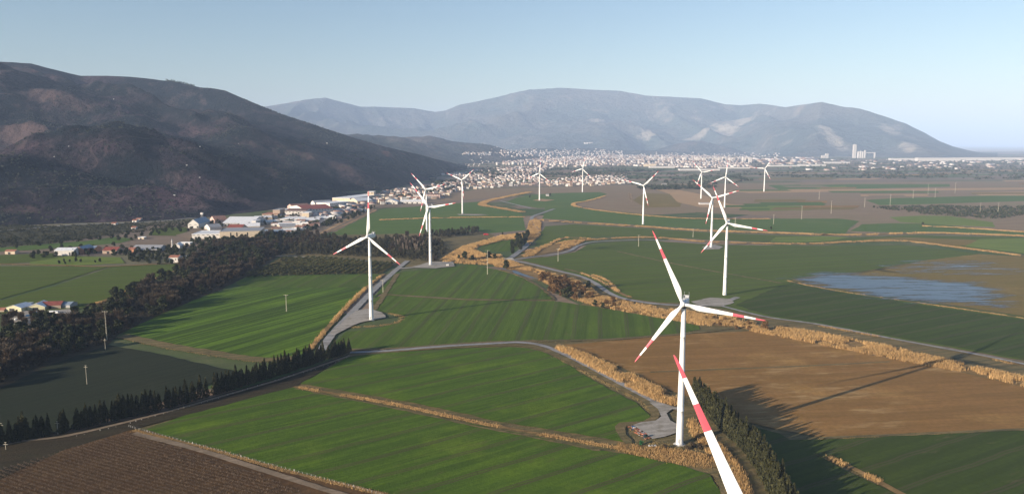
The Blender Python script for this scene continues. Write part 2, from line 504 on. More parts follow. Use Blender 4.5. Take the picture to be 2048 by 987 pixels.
# ------------------------------------------------------------------ fields, traced on the plain
def smooth_line(pts, step, closed=False, wob=0.0):
    """resample a world polyline every step metres with a Catmull-Rom curve and ragged edges"""
    P_ = [Vector((p[0], p[1])) for p in pts]; n = len(P_); out = []
    rng = range(n if closed else n - 1)
    for i in rng:
        if closed: p0, p1, p2, p3 = P_[i - 1], P_[i], P_[(i + 1) % n], P_[(i + 2) % n]
        else: p0, p1, p2, p3 = P_[max(0, i - 1)], P_[i], P_[i + 1], P_[min(n - 1, i + 2)]
        k = max(1, int((p2 - p1).length / step)); k = min(k, 60)
        for j in range(k):
            t = j / k
            if closed: q = p1.lerp(p2, t)
            else: q = 0.5 * ((2 * p1) + (p2 - p0) * t + (2 * p0 - 5 * p1 + 4 * p2 - p3) * t * t + (3 * p1 - p0 - 3 * p2 + p3) * t ** 3)
            if wob: q = q + Vector((random.uniform(-wob, wob), random.uniform(-wob, wob)))
            out.append(q)
    if not closed: out.append(P_[-1])
    return out

LAYER = [0.02]
def sheet(name, pts_px, mat, label, z=None, step=7.0, wob=0.5, kind='structure', smooth=False, world_pts=None):
    if z is None:
        LAYER[0] += 0.006; z = LAYER[0]
    pts = world_pts or [P(*p) for p in pts_px]
    far = min(math.hypot(p[0], p[1]) for p in pts)
    st = max(step, far * 0.01)
    pts = smooth_line(pts, st, True, wob + far * 0.0006)
    me = bpy.data.meshes.new(name)
    me.from_pydata([(p[0], p[1], z) for p in pts], [], [tuple(range(len(pts)))])
    me.update()
    if me.polygons[0].normal.z < 0: me.flip_normals()
    me.materials.append(mat)
    o = link(name, me)
    return tag(o, label, None, None, kind)

def ribbon(name, pts_px, width, mat, label, z=None, step=5.0, rag=0.0, world_pts=None):
    if z is None:
        LAYER[0] += 0.006; z = LAYER[0]
    pts = world_pts or [P(*p) for p in pts_px]
    far = min(math.hypot(p[0], p[1]) for p in pts)
    L = smooth_line(pts, max(step, far * 0.006))
    vs, fs = [], []
    n = len(L)
    for i, p in enumerate(L):
        d = (L[min(n - 1, i + 1)] - L[max(0, i - 1)]).normalized(); q = Vector((-d.y, d.x))
        w = width / 2
        a_ = w + random.uniform(-rag, rag); b_ = w + random.uniform(-rag, rag)
        vs += [(p.x + q.x * a_, p.y + q.y * a_, z), (p.x + q.x * a_ * 0.33, p.y + q.y * a_ * 0.33, z), (p.x - q.x * b_ * 0.33, p.y - q.y * b_ * 0.33, z), (p.x - q.x * b_, p.y - q.y * b_, z)]
        if i:
            k = 4 * (i - 1)
            for j in range(3): fs.append((k + j, k + j + 1, k + j + 5, k + j + 4))
    me = bpy.data.meshes.new(name); me.from_pydata(vs, [], fs); me.update()
    if me.polygons[0].normal.z < 0: me.flip_normals()
    me.materials.append(mat)
    return tag(link(name, me), label, None, None, 'structure')

G1, G2, G3 = (0.052, 0.096, 0.006), (0.082, 0.14, 0.007), (0.15, 0.21, 0.01)
D1, D2, D3 = (0.032, 0.075, 0.016), (0.045, 0.095, 0.018), (0.06, 0.11, 0.02)
M_GREEN_NEAR = field_mat('young_wheat', G1, G2, G3, 0.62, 3.0, 0.25, 60, 0.6, tram=0.7)
M_GREEN_LEFT = field_mat('drilled_wheat', (0.0594, 0.1113, 0.0056), (0.1056, 0.1835, 0.0096), (0.1848, 0.2724, 0.0152), 1.05, 4.2, 0.75, 70, 0.5, 0.8, tram=0.0)
M_GREEN_MID = field_mat('dense_wheat', (0.0629, 0.1042, 0.0082), (0.0801, 0.1279, 0.0088), (0.1144, 0.1635, 0.0116), 1.45, 5.0, 0.4, 120, 0.4, tram=0.55)
M_GREEN_DARK = field_mat('dark_wheat', (0.0696, 0.1010, 0.0082), (0.0822, 0.1158, 0.0087), (0.0987, 0.1269, 0.0097), 0.3, 7.0, 0.2, 200, 0.4, tram=0.55)
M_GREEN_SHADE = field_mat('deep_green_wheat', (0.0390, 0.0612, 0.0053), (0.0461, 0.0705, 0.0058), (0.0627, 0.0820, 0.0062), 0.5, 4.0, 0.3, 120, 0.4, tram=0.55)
M_GREEN_FAR = field_mat('far_wheat', (0.0678, 0.1169, 0.0190), (0.0883, 0.1418, 0.0202), (0.1513, 0.1642, 0.0306), 0.1, 9.0, 0.15, 260, 0.4)
M_GREEN_BRIGHT = field_mat('bright_wheat', (0.1150, 0.1650, 0.0225), (0.1610, 0.1980, 0.0270), (0.2300, 0.2200, 0.0450), 0.1, 9.0, 0.15, 150, 0.5)
M_BROWN = field_mat('ploughed_soil', (0.2064, 0.1111, 0.0297), (0.2616, 0.1364, 0.0414), (0.4140, 0.2398, 0.0747), 0.12, 3.0, 0.12, 80, 0.75, 0.4, pale=0.8)
M_OLIVE = field_mat('weedy_soil', (0.1656, 0.1253, 0.0279), (0.2004, 0.1323, 0.0378), (0.2892, 0.1920, 0.0594), 0.25, 3.0, 0.15, 90, 0.5)
M_SHADESOIL = field_mat('shade_dark_soil', (0.0154, 0.0216, 0.0072), (0.0198, 0.0243, 0.0080), (0.0286, 0.0297, 0.0112), 0.9, 4.0, 0.2, 60, 0.4)  # dark soil, with tree shade put into its near black colour
M_VINESOIL = field_mat('vineyard_soil', (0.0831, 0.0441, 0.0170), (0.1128, 0.0607, 0.0238), (0.1425, 0.0882, 0.0340), 0.6, 3.0, 0.0, 40, 0.5)
M_GREYSOIL = field_mat('grey_brown_soil', (0.2100, 0.1470, 0.0897), (0.2550, 0.1820, 0.1053), (0.1800, 0.1750, 0.0741), 0.15, 14.0, 0.15, 220, 0.6)
M_TAN = field_mat('tan_fallow', (0.3630, 0.2310, 0.1206), (0.4356, 0.2720, 0.1358), (0.2420, 0.1848, 0.0940), 0.15, 8.0, 0.2, 40, 0.6)
M_BANK = field_mat('rough_grass', (0.13, 0.11, 0.045), (0.22, 0.155, 0.07), (0.075, 0.07, 0.035), 0.3, 3.0, 0.4, 9, 0.8, 0.9)
M_REEDSOIL = field_mat('reed_litter', (0.22, 0.14, 0.055), (0.3, 0.19, 0.075), (0.12, 0.08, 0.04), 0.3, 3.0, 0.4, 12, 0.6, 0.9)
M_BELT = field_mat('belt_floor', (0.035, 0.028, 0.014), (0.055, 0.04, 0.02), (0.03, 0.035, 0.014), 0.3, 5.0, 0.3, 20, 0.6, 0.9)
M_SCRUB = field_mat('olive_scrub_ground', (0.05, 0.05, 0.022), (0.075, 0.065, 0.03), (0.035, 0.042, 0.02), 0.5, 14.0, 0.4, 60, 0.7, 0.9)
M_PALE = field_mat('haze_pale_land', (0.3, 0.26, 0.22), (0.4, 0.34, 0.28), (0.2, 0.2, 0.15), 0.1, 200.0, 0.1, 2500, 0.5, 0.0)  # far ground colour lightened to stand in for horizon haze
M_ROAD = field_mat('gravel_track', (0.22, 0.215, 0.21), (0.33, 0.32, 0.31), (0.15, 0.13, 0.1), 0.3, 1.6, 0.1, 9, 0.7, 0.3)
M_PAD = field_mat('pale_gravel', (0.27, 0.245, 0.21), (0.37, 0.34, 0.3), (0.14, 0.115, 0.07), 0.3, 3.0, 0.0, 12, 0.8, 0.3)
M_TRACK = field_mat('dirt_track', (0.2, 0.15, 0.1), (0.27, 0.2, 0.135), (0.13, 0.1, 0.06), 0.3, 2.0, 0.2, 14, 0.5, 0.5)

def water_mat(name, patchy, rot=0.1, tint=(0.025, 0.04, 0.06)):
    m, nt, b = new_mat(name, 0.28, 0.5)
    b.inputs['Base Color'].default_value = c4(tint)
    b.inputs['IOR'].default_value = 1.33
    v = mapping(nt)
    bump(nt, b, noise(nt, v, 1.2, 3, 0.6), 0.12, 0.1)
    if patchy:
        # the flood thins out in ragged streaks where the soil rises above it
        at = N(nt, 'ShaderNodeAttribute', attribute_name='edge')
        f = math_(nt, 'MULTIPLY', noise(nt, mapping(nt, rot, (60, 8, 1)), 1.0, 8, 0.8), 2.5)
        s = math_(nt, 'ADD', f, math_(nt, 'MULTIPLY', at.outputs['Fac'], 0.34))
        nt.links.new(ramp(nt, s, 1.24, 1.56), b.inputs['Alpha'])
    return m
M_WATER = water_mat('river_water', False)
M_FLOOD = water_mat('flood_water', True, 0.0)

S = sheet
# --- middle and far ground, from far to near
S('field', [(900, 388), (960, 378), (1100, 374), (1330, 368), (1420, 366), (2048, 362), (2600, 360), (2600, 425), (2048, 425), (1700, 440), (1160, 412), (1060, 384), (980, 396), (880, 402)], M_GREYSOIL, 'wide grey brown fallow land before the town')
S('field', [(1540, 372), (1700, 368), (1900, 368), (1900, 373), (1700, 378), (1560, 380)], M_GREEN_FAR, 'narrow dull green field far out on the plain')
S('field', [(1630, 374), (1690, 372), (1695, 376), (1640, 378)], M_GREEN_BRIGHT, 'small yellow green patch far out on the plain')
S('field', [(1730, 400), (1790, 396), (1980, 391), (2048, 388), (2300, 386), (2300, 398), (2048, 402), (1850, 408), (1760, 410)], M_GREEN_FAR, 'long dull green field by the distant orchard')
S('field', [(1450, 381), (1600, 378), (1830, 377), (2048, 375), (2048, 379), (1830, 381), (1600, 384), (1500, 386)], M_TAN, 'thin pale tan field far out on the plain')
S('field', [(1940, 385), (2048, 383), (2300, 382), (2300, 388), (2048, 391), (1960, 391)], M_TAN, 'pinkish tan field at the right far out')
S('field', [(1060, 390), (1110, 386), (1200, 384), (1215, 388), (1180, 400), (1150, 405), (1152, 412), (1110, 416), (1075, 416), (1040, 410), (1012, 404), (1030, 396)], M_GREEN_FAR, 'green field around the turbine before the town')
S('field', [(1160, 410), (1175, 403), (1210, 397), (1213, 390), (1335, 384), (1350, 392), (1340, 405), (1360, 412), (1400, 417), (1390, 425), (1300, 430), (1230, 425)], M_GREYSOIL, 'grey brown field with a leaning row of bare poplars')
S('field', [(1290, 386), (1345, 388), (1365, 400), (1360, 414), (1290, 415), (1265, 400)], M_OLIVE, 'dull purple brown parcel behind the middle turbine')
S('field', [(1310, 378), (1360, 380), (1400, 388), (1460, 408), (1540, 414), (1640, 415), (1640, 419), (1480, 416), (1400, 414), (1355, 404), (1340, 388)], M_TAN, 'tan rough ground around the walled yard')
S('field', [(1480, 414), (1550, 410), (1640, 414), (1620, 420), (1500, 422)], M_GREEN_BRIGHT, 'yellow green strip beside the tan track')
S('field', [(1090, 416), (1150, 412), (1200, 420), (1290, 428), (1400, 438), (1540, 437), (1680, 436), (1720, 442), (1700, 455), (1690, 468), (1550, 462), (1400, 457), (1280, 450), (1150, 441), (1085, 437)], M_GREEN_FAR, 'dark green field behind the long reed bank')
S('field', [(1540, 425), (1700, 415), (1880, 418), (2048, 420), (2300, 422), (2300, 470), (2048, 466), (1850, 462), (1720, 467), (1695, 462), (1720, 442), (1680, 437), (1560, 437)], M_GREYSOIL, 'pinkish brown fallow field on the right')
S('field', [(1725, 448), (1800, 446), (1870, 448), (1960, 456), (2048, 464), (2048, 470), (1900, 466), (1760, 464), (1700, 462)], M_GREEN_FAR, 'dull green wedge between reed banks on the right')
S('field', [(1780, 434), (1840, 431), (1900, 432), (1985, 444), (1990, 454), (1900, 450), (1800, 444)], M_GREEN_BRIGHT, 'yellow green meadow with a lone bush')
S('field', [(1092, 452), (1150, 448), (1280, 456), (1400, 464), (1550, 470), (1700, 474), (1850, 471), (2048, 474), (2300, 478), (2300, 510), (2048, 508), (1900, 492), (1800, 481), (1600, 486), (1420, 480), (1300, 472), (1180, 474), (1120, 484), (1070, 492), (1078, 470)], M_GREEN_DARK, 'green field between the two long reed banks')
S('field', [(1550, 474), (1640, 472), (1700, 474), (1660, 481), (1600, 484), (1540, 483)], M_GREEN_BRIGHT, 'bright green end of the field between the reed banks')
S('field', [(1730, 478), (1800, 474), (1960, 480), (1960, 490), (1900, 491), (1800, 482)], M_OLIVE, 'brown stubble patch between the reed banks')
S('field', [(1960, 478), (2048, 476), (2300, 478), (2300, 512), (2048, 506), (1930, 492)], M_GREEN_BRIGHT, 'light green corner field at the right')
S('field', [(655, 472), (700, 448), (762, 419), (840, 412), (930, 405), (960, 403), (985, 412), (1030, 420), (1045, 430), (1052, 460), (960, 468), (860, 470), (760, 474), (690, 478)], M_GREEN_FAR, 'large green field behind the left turbines')
S('field', [(960, 496), (975, 487), (1000, 480), (1040, 478), (1048, 486), (1030, 500), (1000, 503), (970, 502)], M_GREEN_MID, 'small rounded green field inside the reed bend')
S('ground_patch', [(650, 470), (860, 466), (960, 462), (990, 470), (960, 486), (930, 496), (900, 520), (870, 535), (790, 532), (640, 514), (560, 516), (540, 490)], M_BANK, 'rough woodland floor')
S('rough_ground', [(-400, 1000), (600, 760), (700, 695), (1000, 680), (1180, 600), (1020, 540), (980, 520), (1060, 505), (1180, 545), (1300, 598), (1540, 630), (2300, 770), (2300, 900), (1900, 1300), (-400, 1300)], M_BANK, 'rough brown and green ground between the near fields')
# narrow parcels far out on the right
fr = random.Random(21)
for k in range(46):
    y = 338 + (k / 46.0) ** 1.5 * 82 + fr.uniform(-1, 1); x = fr.uniform(1460, 2300)
    if 398 < y < 438 and 1700 < x + 80: x = fr.uniform(1450, 1600)
    w_ = fr.uniform(50, 170); h_ = 1.0 + (y - 335) * fr.uniform(.02, .055); sk = fr.uniform(-20, 20)
    mt, wd = fr.choice([(M_TAN, 'tan'), (M_GREEN_FAR, 'dull green'), (M_OLIVE, 'olive brown'), (M_GREYSOIL, 'grey brown'), (M_GREEN_FAR, 'dull green'), (M_BROWN, 'brown')])
    S('field', [(x, y), (x + w_, y - .5), (x + w_ + sk, y + h_), (x + sk, y + h_ + .5)], mt, 'narrow ' + wd + ' parcel far out on the right of the plain')
S('plain', [(1500, 303), (2048, 303), (2700, 303), (2700, 288.2), (2048, 288.2), (1500, 288.2), (700, 288.2), (700, 303)], M_PALE, 'land near the horizon lightened like haze', z=1.5, step=3000, wob=0)
# --- the fields right of the river
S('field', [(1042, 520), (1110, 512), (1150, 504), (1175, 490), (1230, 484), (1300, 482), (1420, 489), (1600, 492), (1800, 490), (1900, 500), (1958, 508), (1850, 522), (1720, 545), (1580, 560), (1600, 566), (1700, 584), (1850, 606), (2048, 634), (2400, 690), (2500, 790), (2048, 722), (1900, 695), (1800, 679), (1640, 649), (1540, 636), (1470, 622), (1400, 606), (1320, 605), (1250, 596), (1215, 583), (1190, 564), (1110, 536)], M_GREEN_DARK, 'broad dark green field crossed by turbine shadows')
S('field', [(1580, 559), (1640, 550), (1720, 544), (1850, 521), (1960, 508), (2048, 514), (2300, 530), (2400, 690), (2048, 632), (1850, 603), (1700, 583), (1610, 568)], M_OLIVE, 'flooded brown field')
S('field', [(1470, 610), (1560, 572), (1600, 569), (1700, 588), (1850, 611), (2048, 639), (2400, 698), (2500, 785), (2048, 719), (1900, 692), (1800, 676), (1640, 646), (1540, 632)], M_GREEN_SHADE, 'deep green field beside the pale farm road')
# --- left of the road
S('field', [(-300, 535), (0, 532), (140, 533), (215, 534), (100, 570), (0, 598), (-300, 640)], M_GREEN_DARK, 'green field at the left edge beyond the belt of trees')
S('field', [(0, 602), (110, 572), (222, 534), (360, 528), (372, 536), (330, 552), (250, 584), (140, 625), (0, 625), (-200, 660)], M_GREEN_DARK, 'green field between the farm and the white hut')
S('field', [(60, 524), (130, 512), (240, 515), (250, 526), (150, 531), (60, 531)], M_GREEN_BRIGHT, 'light green meadow by the left sheds')
S('field', [(0, 510), (110, 506), (130, 514), (60, 524), (0, 528), (-300, 532), (-300, 515)], M_GREEN_DARK, 'green strip by the left sheds')
S('field', [(0, 450), (120, 452), (270, 446), (300, 452), (190, 474), (100, 486), (0, 494), (-400, 500), (-400, 460)], M_SCRUB, 'olive scrub ground under the hill')
S('field', [(170, 482), (230, 474), (270, 478), (240, 486), (60, 500), (0, 503), (-200, 505), (0, 495)], M_GREEN_FAR, 'dull green strip under the hill')
S('field', [(296, 470), (310, 456), (370, 455), (376, 462), (350, 472)], M_GREEN_DARK, 'small dark green field before the gabled warehouse')
S('industrial_ground', [(350, 470), (430, 452), (560, 425), (700, 398), (860, 374), (940, 350), (960, 366), (900, 392), (800, 402), (740, 418), (660, 462), (620, 478), (540, 482), (400, 482)], M_TRACK, 'dusty yards between the factories and houses')
S('field', [(640, 472), (700, 447), (755, 420), (742, 416), (700, 432), (640, 466)], M_TAN, 'bare tan strip beside the factory yards')
# --- centre
S('field', [(470, 562), (500, 551), (640, 550), (768, 548), (745, 566), (732, 574), (640, 576), (480, 574)], M_GREEN_MID, 'smooth green strip before the orchard')
S('field', [(245, 668), (330, 620), (420, 588), (478, 574), (640, 576), (732, 574), (700, 606), (650, 655), (612, 702), (600, 712), (520, 716), (440, 706), (330, 688)], M_GREEN_LEFT, 'bright green drilled field with a concrete pole')
S('field', [(740, 600), (792, 545), (880, 538), (940, 529), (1000, 541), (1045, 556), (1080, 576), (1105, 599), (1000, 599), (930, 598), (800, 590), (760, 588)], M_GREEN_MID, 'ribbed green field behind the near left turbine')
S('field', [(668, 690), (690, 664), (760, 656), (800, 645), (812, 632), (745, 620), (742, 600), (765, 590), (930, 600), (1105, 602), (1185, 613), (1240, 622), (1300, 633), (1350, 642), (1398, 652), (1400, 659), (1360, 667), (1200, 678), (1050, 681), (950, 684), (800, 696), (700, 699)], M_GREEN_MID, 'green field with the long turbine shadow')
S('orchard_ground', [(500, 549), (560, 517), (640, 514), (790, 527), (765, 546), (640, 548)], M_OLIVE, 'bare ground under the orchard rows')
# --- near
S('field', [(600, 768), (700, 713), (760, 707), (880, 699), (1000, 694), (1050, 696), (1085, 704), (1130, 726), (1180, 758), (1230, 785), (1270, 805), (1303, 835), (1290, 845), (1245, 848), (1238, 858), (1256, 885), (1160, 869), (1000, 844), (900, 821), (800, 801), (700, 784)], M_GREEN_NEAR, 'green field above the reed-lined ditch')
S('field', [(585, 775), (700, 798), (800, 818), (900, 840), (1000, 860), (1100, 879), (1200, 900), (1290, 916), (1370, 934), (1420, 950), (1445, 990), (1450, 1060), (1440, 1300), (1060, 1300), (920, 1060), (790, 990), (640, 957), (520, 927), (400, 892), (290, 860), (420, 812)], M_GREEN_NEAR, 'nearest green field beside the vineyard fence')
S('field', [(-500, 640), (0, 770), (150, 705), (212, 690), (300, 704), (440, 736), (480, 745), (380, 785), (130, 862), (0, 885), (-600, 1000)], M_SHADESOIL, 'bare field at the lower left, soil blackened for shade')
S('vineyard_ground', [(-700, 1120), (0, 960), (130, 900), (262, 860), (400, 896), (520, 932), (640, 962), (790, 1000), (900, 1060), (1040, 1300), (-700, 1300)], M_VINESOIL, 'brown soil of the vineyard')
S('field', [(1130, 690), (1250, 680), (1400, 667), (1500, 662), (1600, 680), (1700, 700), (1800, 722), (1930, 746), (2048, 775), (2300, 830), (2300, 850), (2048, 858), (1850, 866), (1640, 874), (1560, 860), (1440, 832), (1395, 800), (1350, 785), (1290, 757), (1200, 716)], M_BROWN, 'brown ploughed field with the long turbine shadow')
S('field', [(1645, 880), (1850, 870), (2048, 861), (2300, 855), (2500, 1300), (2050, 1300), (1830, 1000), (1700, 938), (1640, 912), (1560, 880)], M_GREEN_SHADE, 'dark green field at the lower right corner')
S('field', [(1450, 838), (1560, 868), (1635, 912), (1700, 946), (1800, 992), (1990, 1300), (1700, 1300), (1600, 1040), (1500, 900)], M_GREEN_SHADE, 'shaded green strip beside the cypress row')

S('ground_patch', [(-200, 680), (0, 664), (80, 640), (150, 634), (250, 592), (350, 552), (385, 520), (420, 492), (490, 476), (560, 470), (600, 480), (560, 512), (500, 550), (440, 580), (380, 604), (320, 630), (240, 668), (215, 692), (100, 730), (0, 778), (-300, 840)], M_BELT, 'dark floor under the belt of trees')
S('ground_patch', [(-600, 1060), (-300, 975), (0, 888), (140, 866), (330, 822), (560, 756), (700, 708), (600, 768), (585, 775), (262, 860), (130, 900), (0, 958), (-500, 1080)], M_BELT, 'grassy ground darkened for hedge shade between the cypress hedge and the vineyard')  # dark sheet painting the shade the hedge throws on this grass
# --- banks and reed ground
def bank(pts, label): return S('ditch_bank', pts, M_REEDSOIL, label, wob=0.9)
REEDS = []
REEDS.append(([(1100, 694), (1135, 698), (1205, 724), (1265, 752), (1330, 784), (1352, 800), (1350, 812), (1320, 806), (1285, 791), (1230, 761), (1180, 735), (1130, 708)], 'dense golden reeds along the gravel road to the main turbine', 3.6))
REEDS.append(([(1512, 654), (1560, 656), (1640, 668), (1720, 684), (1800, 700), (1960, 737), (2048, 757), (2300, 815), (2300, 845), (2048, 774), (1930, 745), (1800, 722), (1700, 702), (1600, 682), (1500, 663)], 'wide golden reed bed beside the pale farm road', 3.6))
REEDS.append(([(985, 522), (1020, 522), (1060, 537), (1110, 550), (1150, 560), (1175, 572), (1200, 592), (1260, 606), (1330, 618), (1400, 628), (1470, 637), (1510, 648), (1515, 660), (1460, 654), (1400, 650), (1320, 636), (1240, 622), (1190, 612), (1152, 600), (1120, 582), (1080, 560), (1030, 541), (990, 532)], 'golden reeds filling the river bend', 3.2))
REEDS.append(([(1045, 511), (1075, 500), (1105, 489), (1140, 481), (1172, 480), (1150, 492), (1120, 502), (1085, 510), (1050, 514)], 'golden reeds around the upper pond', 3.0))
REEDS.append(([(1378, 838), (1392, 848), (1420, 872), (1452, 905), (1482, 935), (1502, 990), (1520, 1060), (1560, 1200), (1520, 1200), (1492, 1060), (1476, 990), (1452, 940), (1420, 912), (1400, 885), (1382, 868)], 'golden reeds between the main turbine and the cypress row', 3.0))
REEDS.append(([(1240, 884), (1300, 894), (1345, 900), (1390, 905), (1425, 915), (1440, 935), (1400, 935), (1340, 925), (1280, 912), (1235, 900)], 'rough golden grass below the main turbine', 1.8))
REEDS.append(([(925, 494), (960, 484), (1000, 472), (1050, 466), (1060, 474), (1000, 482), (962, 492), (950, 500), (965, 508), (1000, 510), (1010, 520), (985, 530), (900, 526), (880, 522), (900, 508)], 'orange reeds in the bend below the left turbines', 3.0))
REEDS.append(([(1060, 440), (1072, 437), (1082, 445), (1080, 470), (1058, 490), (1052, 470)], 'reeds beside the sharp bend of the farm road', 2.6))
for pts, lab, hh in REEDS: bank(pts, 'straw coloured ground under ' + lab.replace('golden ', '').replace('orange ', ''))
STRIPS = [
 ([(1128, 490), (1180, 480), (1300, 475), (1420, 484), (1600, 488), (1700, 484), (1800, 482), (1900, 493), (2048, 512), (2300, 545)], 9, 2.4, 'long reed hedge along the upper farm track'),
 ([(1082, 440), (1150, 445), (1280, 453), (1400, 461), (1550, 466), (1700, 470), (1850, 466), (2048, 472), (2300, 480)], 16, 2.4, 'far reed bank running straight across the plain'),
 ([(1210, 392), (1175, 402), (1148, 407), (1160, 415), (1250, 427), (1380, 437), (1540, 438)], 10, 2.2, 'kinked reed bank at the middle turbine'),
 ([(1845, 452), (1960, 458), (2048, 464), (2300, 474)], 11, 2.2, 'short reed bank at the right behind the bush'),
 ([(760, 440), (840, 437), (930, 435), (1050, 434)], 12, 2.0, 'reed strip behind the left turbine pair'),
 ([(1060, 384), (1010, 394), (975, 402), (965, 410), (1000, 416), (1045, 424)], 22, 2.0, 'tan reed bend by the distant road'),
 ([(618, 702), (652, 660), (700, 608), (735, 574), (768, 548)], 4.0, 2.8, 'golden reed hedge along the road to the left turbine'),
 ([(588, 774), (640, 783), (700, 793), (800, 811), (900, 833), (1000, 854), (1100, 872), (1200, 890), (1240, 897)], 2.4, 1.6, 'dry reeds along the ditch between the two near green fields'),
 ([(1575, 562), (1620, 572), (1700, 586), (1850, 608), (2048, 637), (2300, 680)], 3.0, 1.5, 'thin dry hedge along the flooded field'),
 ([(1235, 503), (1340, 526), (1440, 545), (1560, 566)], 4.0, 0.8, 'pale grass line across the dark green field'),
 ([(1640, 877), (1850, 868), (2048, 859), (2300, 850)], 2.5, 0.8, 'dry weedy boundary between brown and green fields'),
 ([(1655, 915), (1720, 945), (1790, 982), (1850, 1020), (1980, 1120)], 3.5, 2.2, 'golden reeds along the lower right ditch'),
 ([(1300, 745), (1450, 739), (1600, 733), (1780, 724)], 2.5, 0.7, 'faint grass line across the ploughed field'),
 ([(762, 589), (930, 600), (1060, 600), (1110, 600)], 3.0, 0.6, 'pale grass line between the ribbed fields'),
 ([(268, 862), (400, 894), (520, 928), (640, 960), (790, 997), (900, 1050), (1000, 1200)], 2.2, 1.4, 'dry grass along the vineyard fence'),
 ([(1110, 600), (1090, 582), (1060, 562), (1030, 548), (1000, 540)], 3.0, 0.5, 'grassy rim of the field at the river'),
 ([(1180, 478), (1130, 476), (1090, 492), (1050, 505)], 7, 3.0, 'reed fringe above the pond'),
 ([(1235, 583), (1200, 562), (1180, 553), (1160, 546)], 3.5, 1.8, 'brush beside the river road'),
 ([(1185, 550), (1215, 562), (1235, 583), (1262, 596)], 4, 2.2, 'golden hedge between road and dark green field'),
 ([(1340, 786), (1300, 775), (1290, 771)], 1.5, 1.0, 'grass at the roadside of the main turbine'),
 ([(0, 528), (130, 531), (215, 533), (360, 526)], 5, 1.0, 'dry grass boundary of the left fields'),
 ([(372, 534), (300, 562), (220, 598), (170, 612)], 5, 2.0, 'dry brush along the belt of trees'),
 ([(1640, 652), (1740, 670), (1850, 690), (1960, 712), (2048, 733), (2200, 765)], 2.5, 1.6, 'dry grass verge on the near side of the pale farm road'),
]
for pts, w, hh, lab in STRIPS:
    ribbon('ditch_bank', pts, w * 1.15, M_BANK if hh < 1.0 else M_REEDSOIL, 'strip of ground under the ' + lab, rag=w * 0.12)

# brown rough margins of the near green fields
for pts, w in (([(700, 712), (760, 706), (880, 697), (1000, 691), (1050, 692), (1090, 700), (1130, 718), (1180, 743), (1240, 774), (1290, 802), (1308, 822), (1306, 838), (1290, 846), (1246, 850), (1240, 862), (1258, 888)], 5.5),
               ([(245, 672), (330, 691), (440, 709), (520, 720), (600, 716)], 12), ([(590, 778), (700, 800), (800, 820), (900, 842), (1000, 863), (1100, 882), (1200, 903)], 2.0),
               ([(700, 700), (800, 697), (950, 686), (1050, 683), (1200, 680), (1360, 669), (1480, 655)], 5), ([(745, 622), (765, 595), (795, 548)], 6),
               ([(1430, 950), (1448, 990), (1460, 1100), (1470, 1200)], 3.5), ([(1130, 538), (1180, 552), (1215, 572), (1235, 586)], 5)):
    ribbon('field_margin', pts, w, M_BANK, 'rough brown grass margin of a green field', rag=0.8)

# --- water
S('river_water', [(1022, 541), (1045, 540), (1062, 545), (1078, 551), (1074, 558), (1050, 553), (1028, 547)], M_WATER, 'still blue river pool beside the round bush', z=0.5)
S('river_water', [(1122, 569), (1138, 563), (1150, 569), (1152, 577), (1132, 577)], M_WATER, 'blue river pool among brown bushes', z=0.5)
S('river_water', [(1070, 508), (1086, 500), (1108, 490), (1120, 489), (1116, 497), (1098, 506), (1080, 511)], M_WATER, 'rippled pond inside the reeds', z=0.5)
S('river_water', [(1158, 588), (1170, 585), (1166, 592), (1154, 594)], M_WATER, 'small river pool below the road', z=0.5)
S('river_water', [(1000, 534), (1012, 535), (1010, 539), (1000, 538)], M_WATER, 'small river pool left of the round bush', z=0.5)

def flood(pts, label, k):
    o = S('flood_water', pts, M_FLOOD, label)
    # how deep inside the flood each point lies, on a grid cut to the outline
    me = o.data; vs = np.array([v.co[:] for v in me.vertices]); z = vs[0, 2]
    poly = vs[:, :2]
    x0, y0 = poly.min(0) - 12; x1, y1 = poly.max(0) + 12
    nx, ny = 110, 90
    X, Y = np.meshgrid(np.linspace(x0, x1, nx), np.linspace(y0, y1, ny)); q = np.stack([X.ravel(), Y.ravel()], -1)
    a_, b_ = poly, np.roll(poly, -1, 0)
    dmin = np.full(len(q), 1e9); inside = np.zeros(len(q), bool)
    for p0, p1 in zip(a_, b_):
        e = p1 - p0; t = np.clip(((q - p0) @ e) / max(e @ e, 1e-9), 0, 1)
        dmin = np.minimum(dmin, np.hypot(*(q - p0 - t[:, None] * e).T))
        cond = ((p0[1] > q[:, 1]) != (p1[1] > q[:, 1])) & (q[:, 0] < (p1[0] - p0[0]) * (q[:, 1] - p0[1]) / (p1[1] - p0[1] + 1e-12) + p0[0])
        inside ^= cond
    val = np.clip(np.where(inside, dmin, -dmin) / k, -1, 1)
    i = (np.arange(ny - 1)[:, None] * nx + np.arange(nx - 1)[None, :])
    F = np.stack([i, i + 1, i + nx + 1, i + nx], -1).reshape(-1, 4)
    keep = val[F].max(1) > -0.9
    m2 = mesh_np('flood_water', np.column_stack([q, np.full(len(q), z)]), F[keep], M_FLOOD)
    at = m2.attributes.new('edge', 'FLOAT', 'POINT'); at.data.foreach_set('value', val.astype(np.float32))
    o.data = m2
flood([(1572, 558), (1640, 545), (1720, 548), (1830, 556), (1960, 566), (2010, 590), (2010, 616), (1900, 608), (1790, 601), (1740, 594), (1660, 579), (1605, 568)], 'blue sheet of flood water thinning out over the brown field', 30.0)
flood([(1790, 537), (1880, 524), (1970, 528), (2030, 540), (1960, 548), (1900, 546), (1840, 543)], 'thin wet streaks at the far side of the brown field', 130.0)

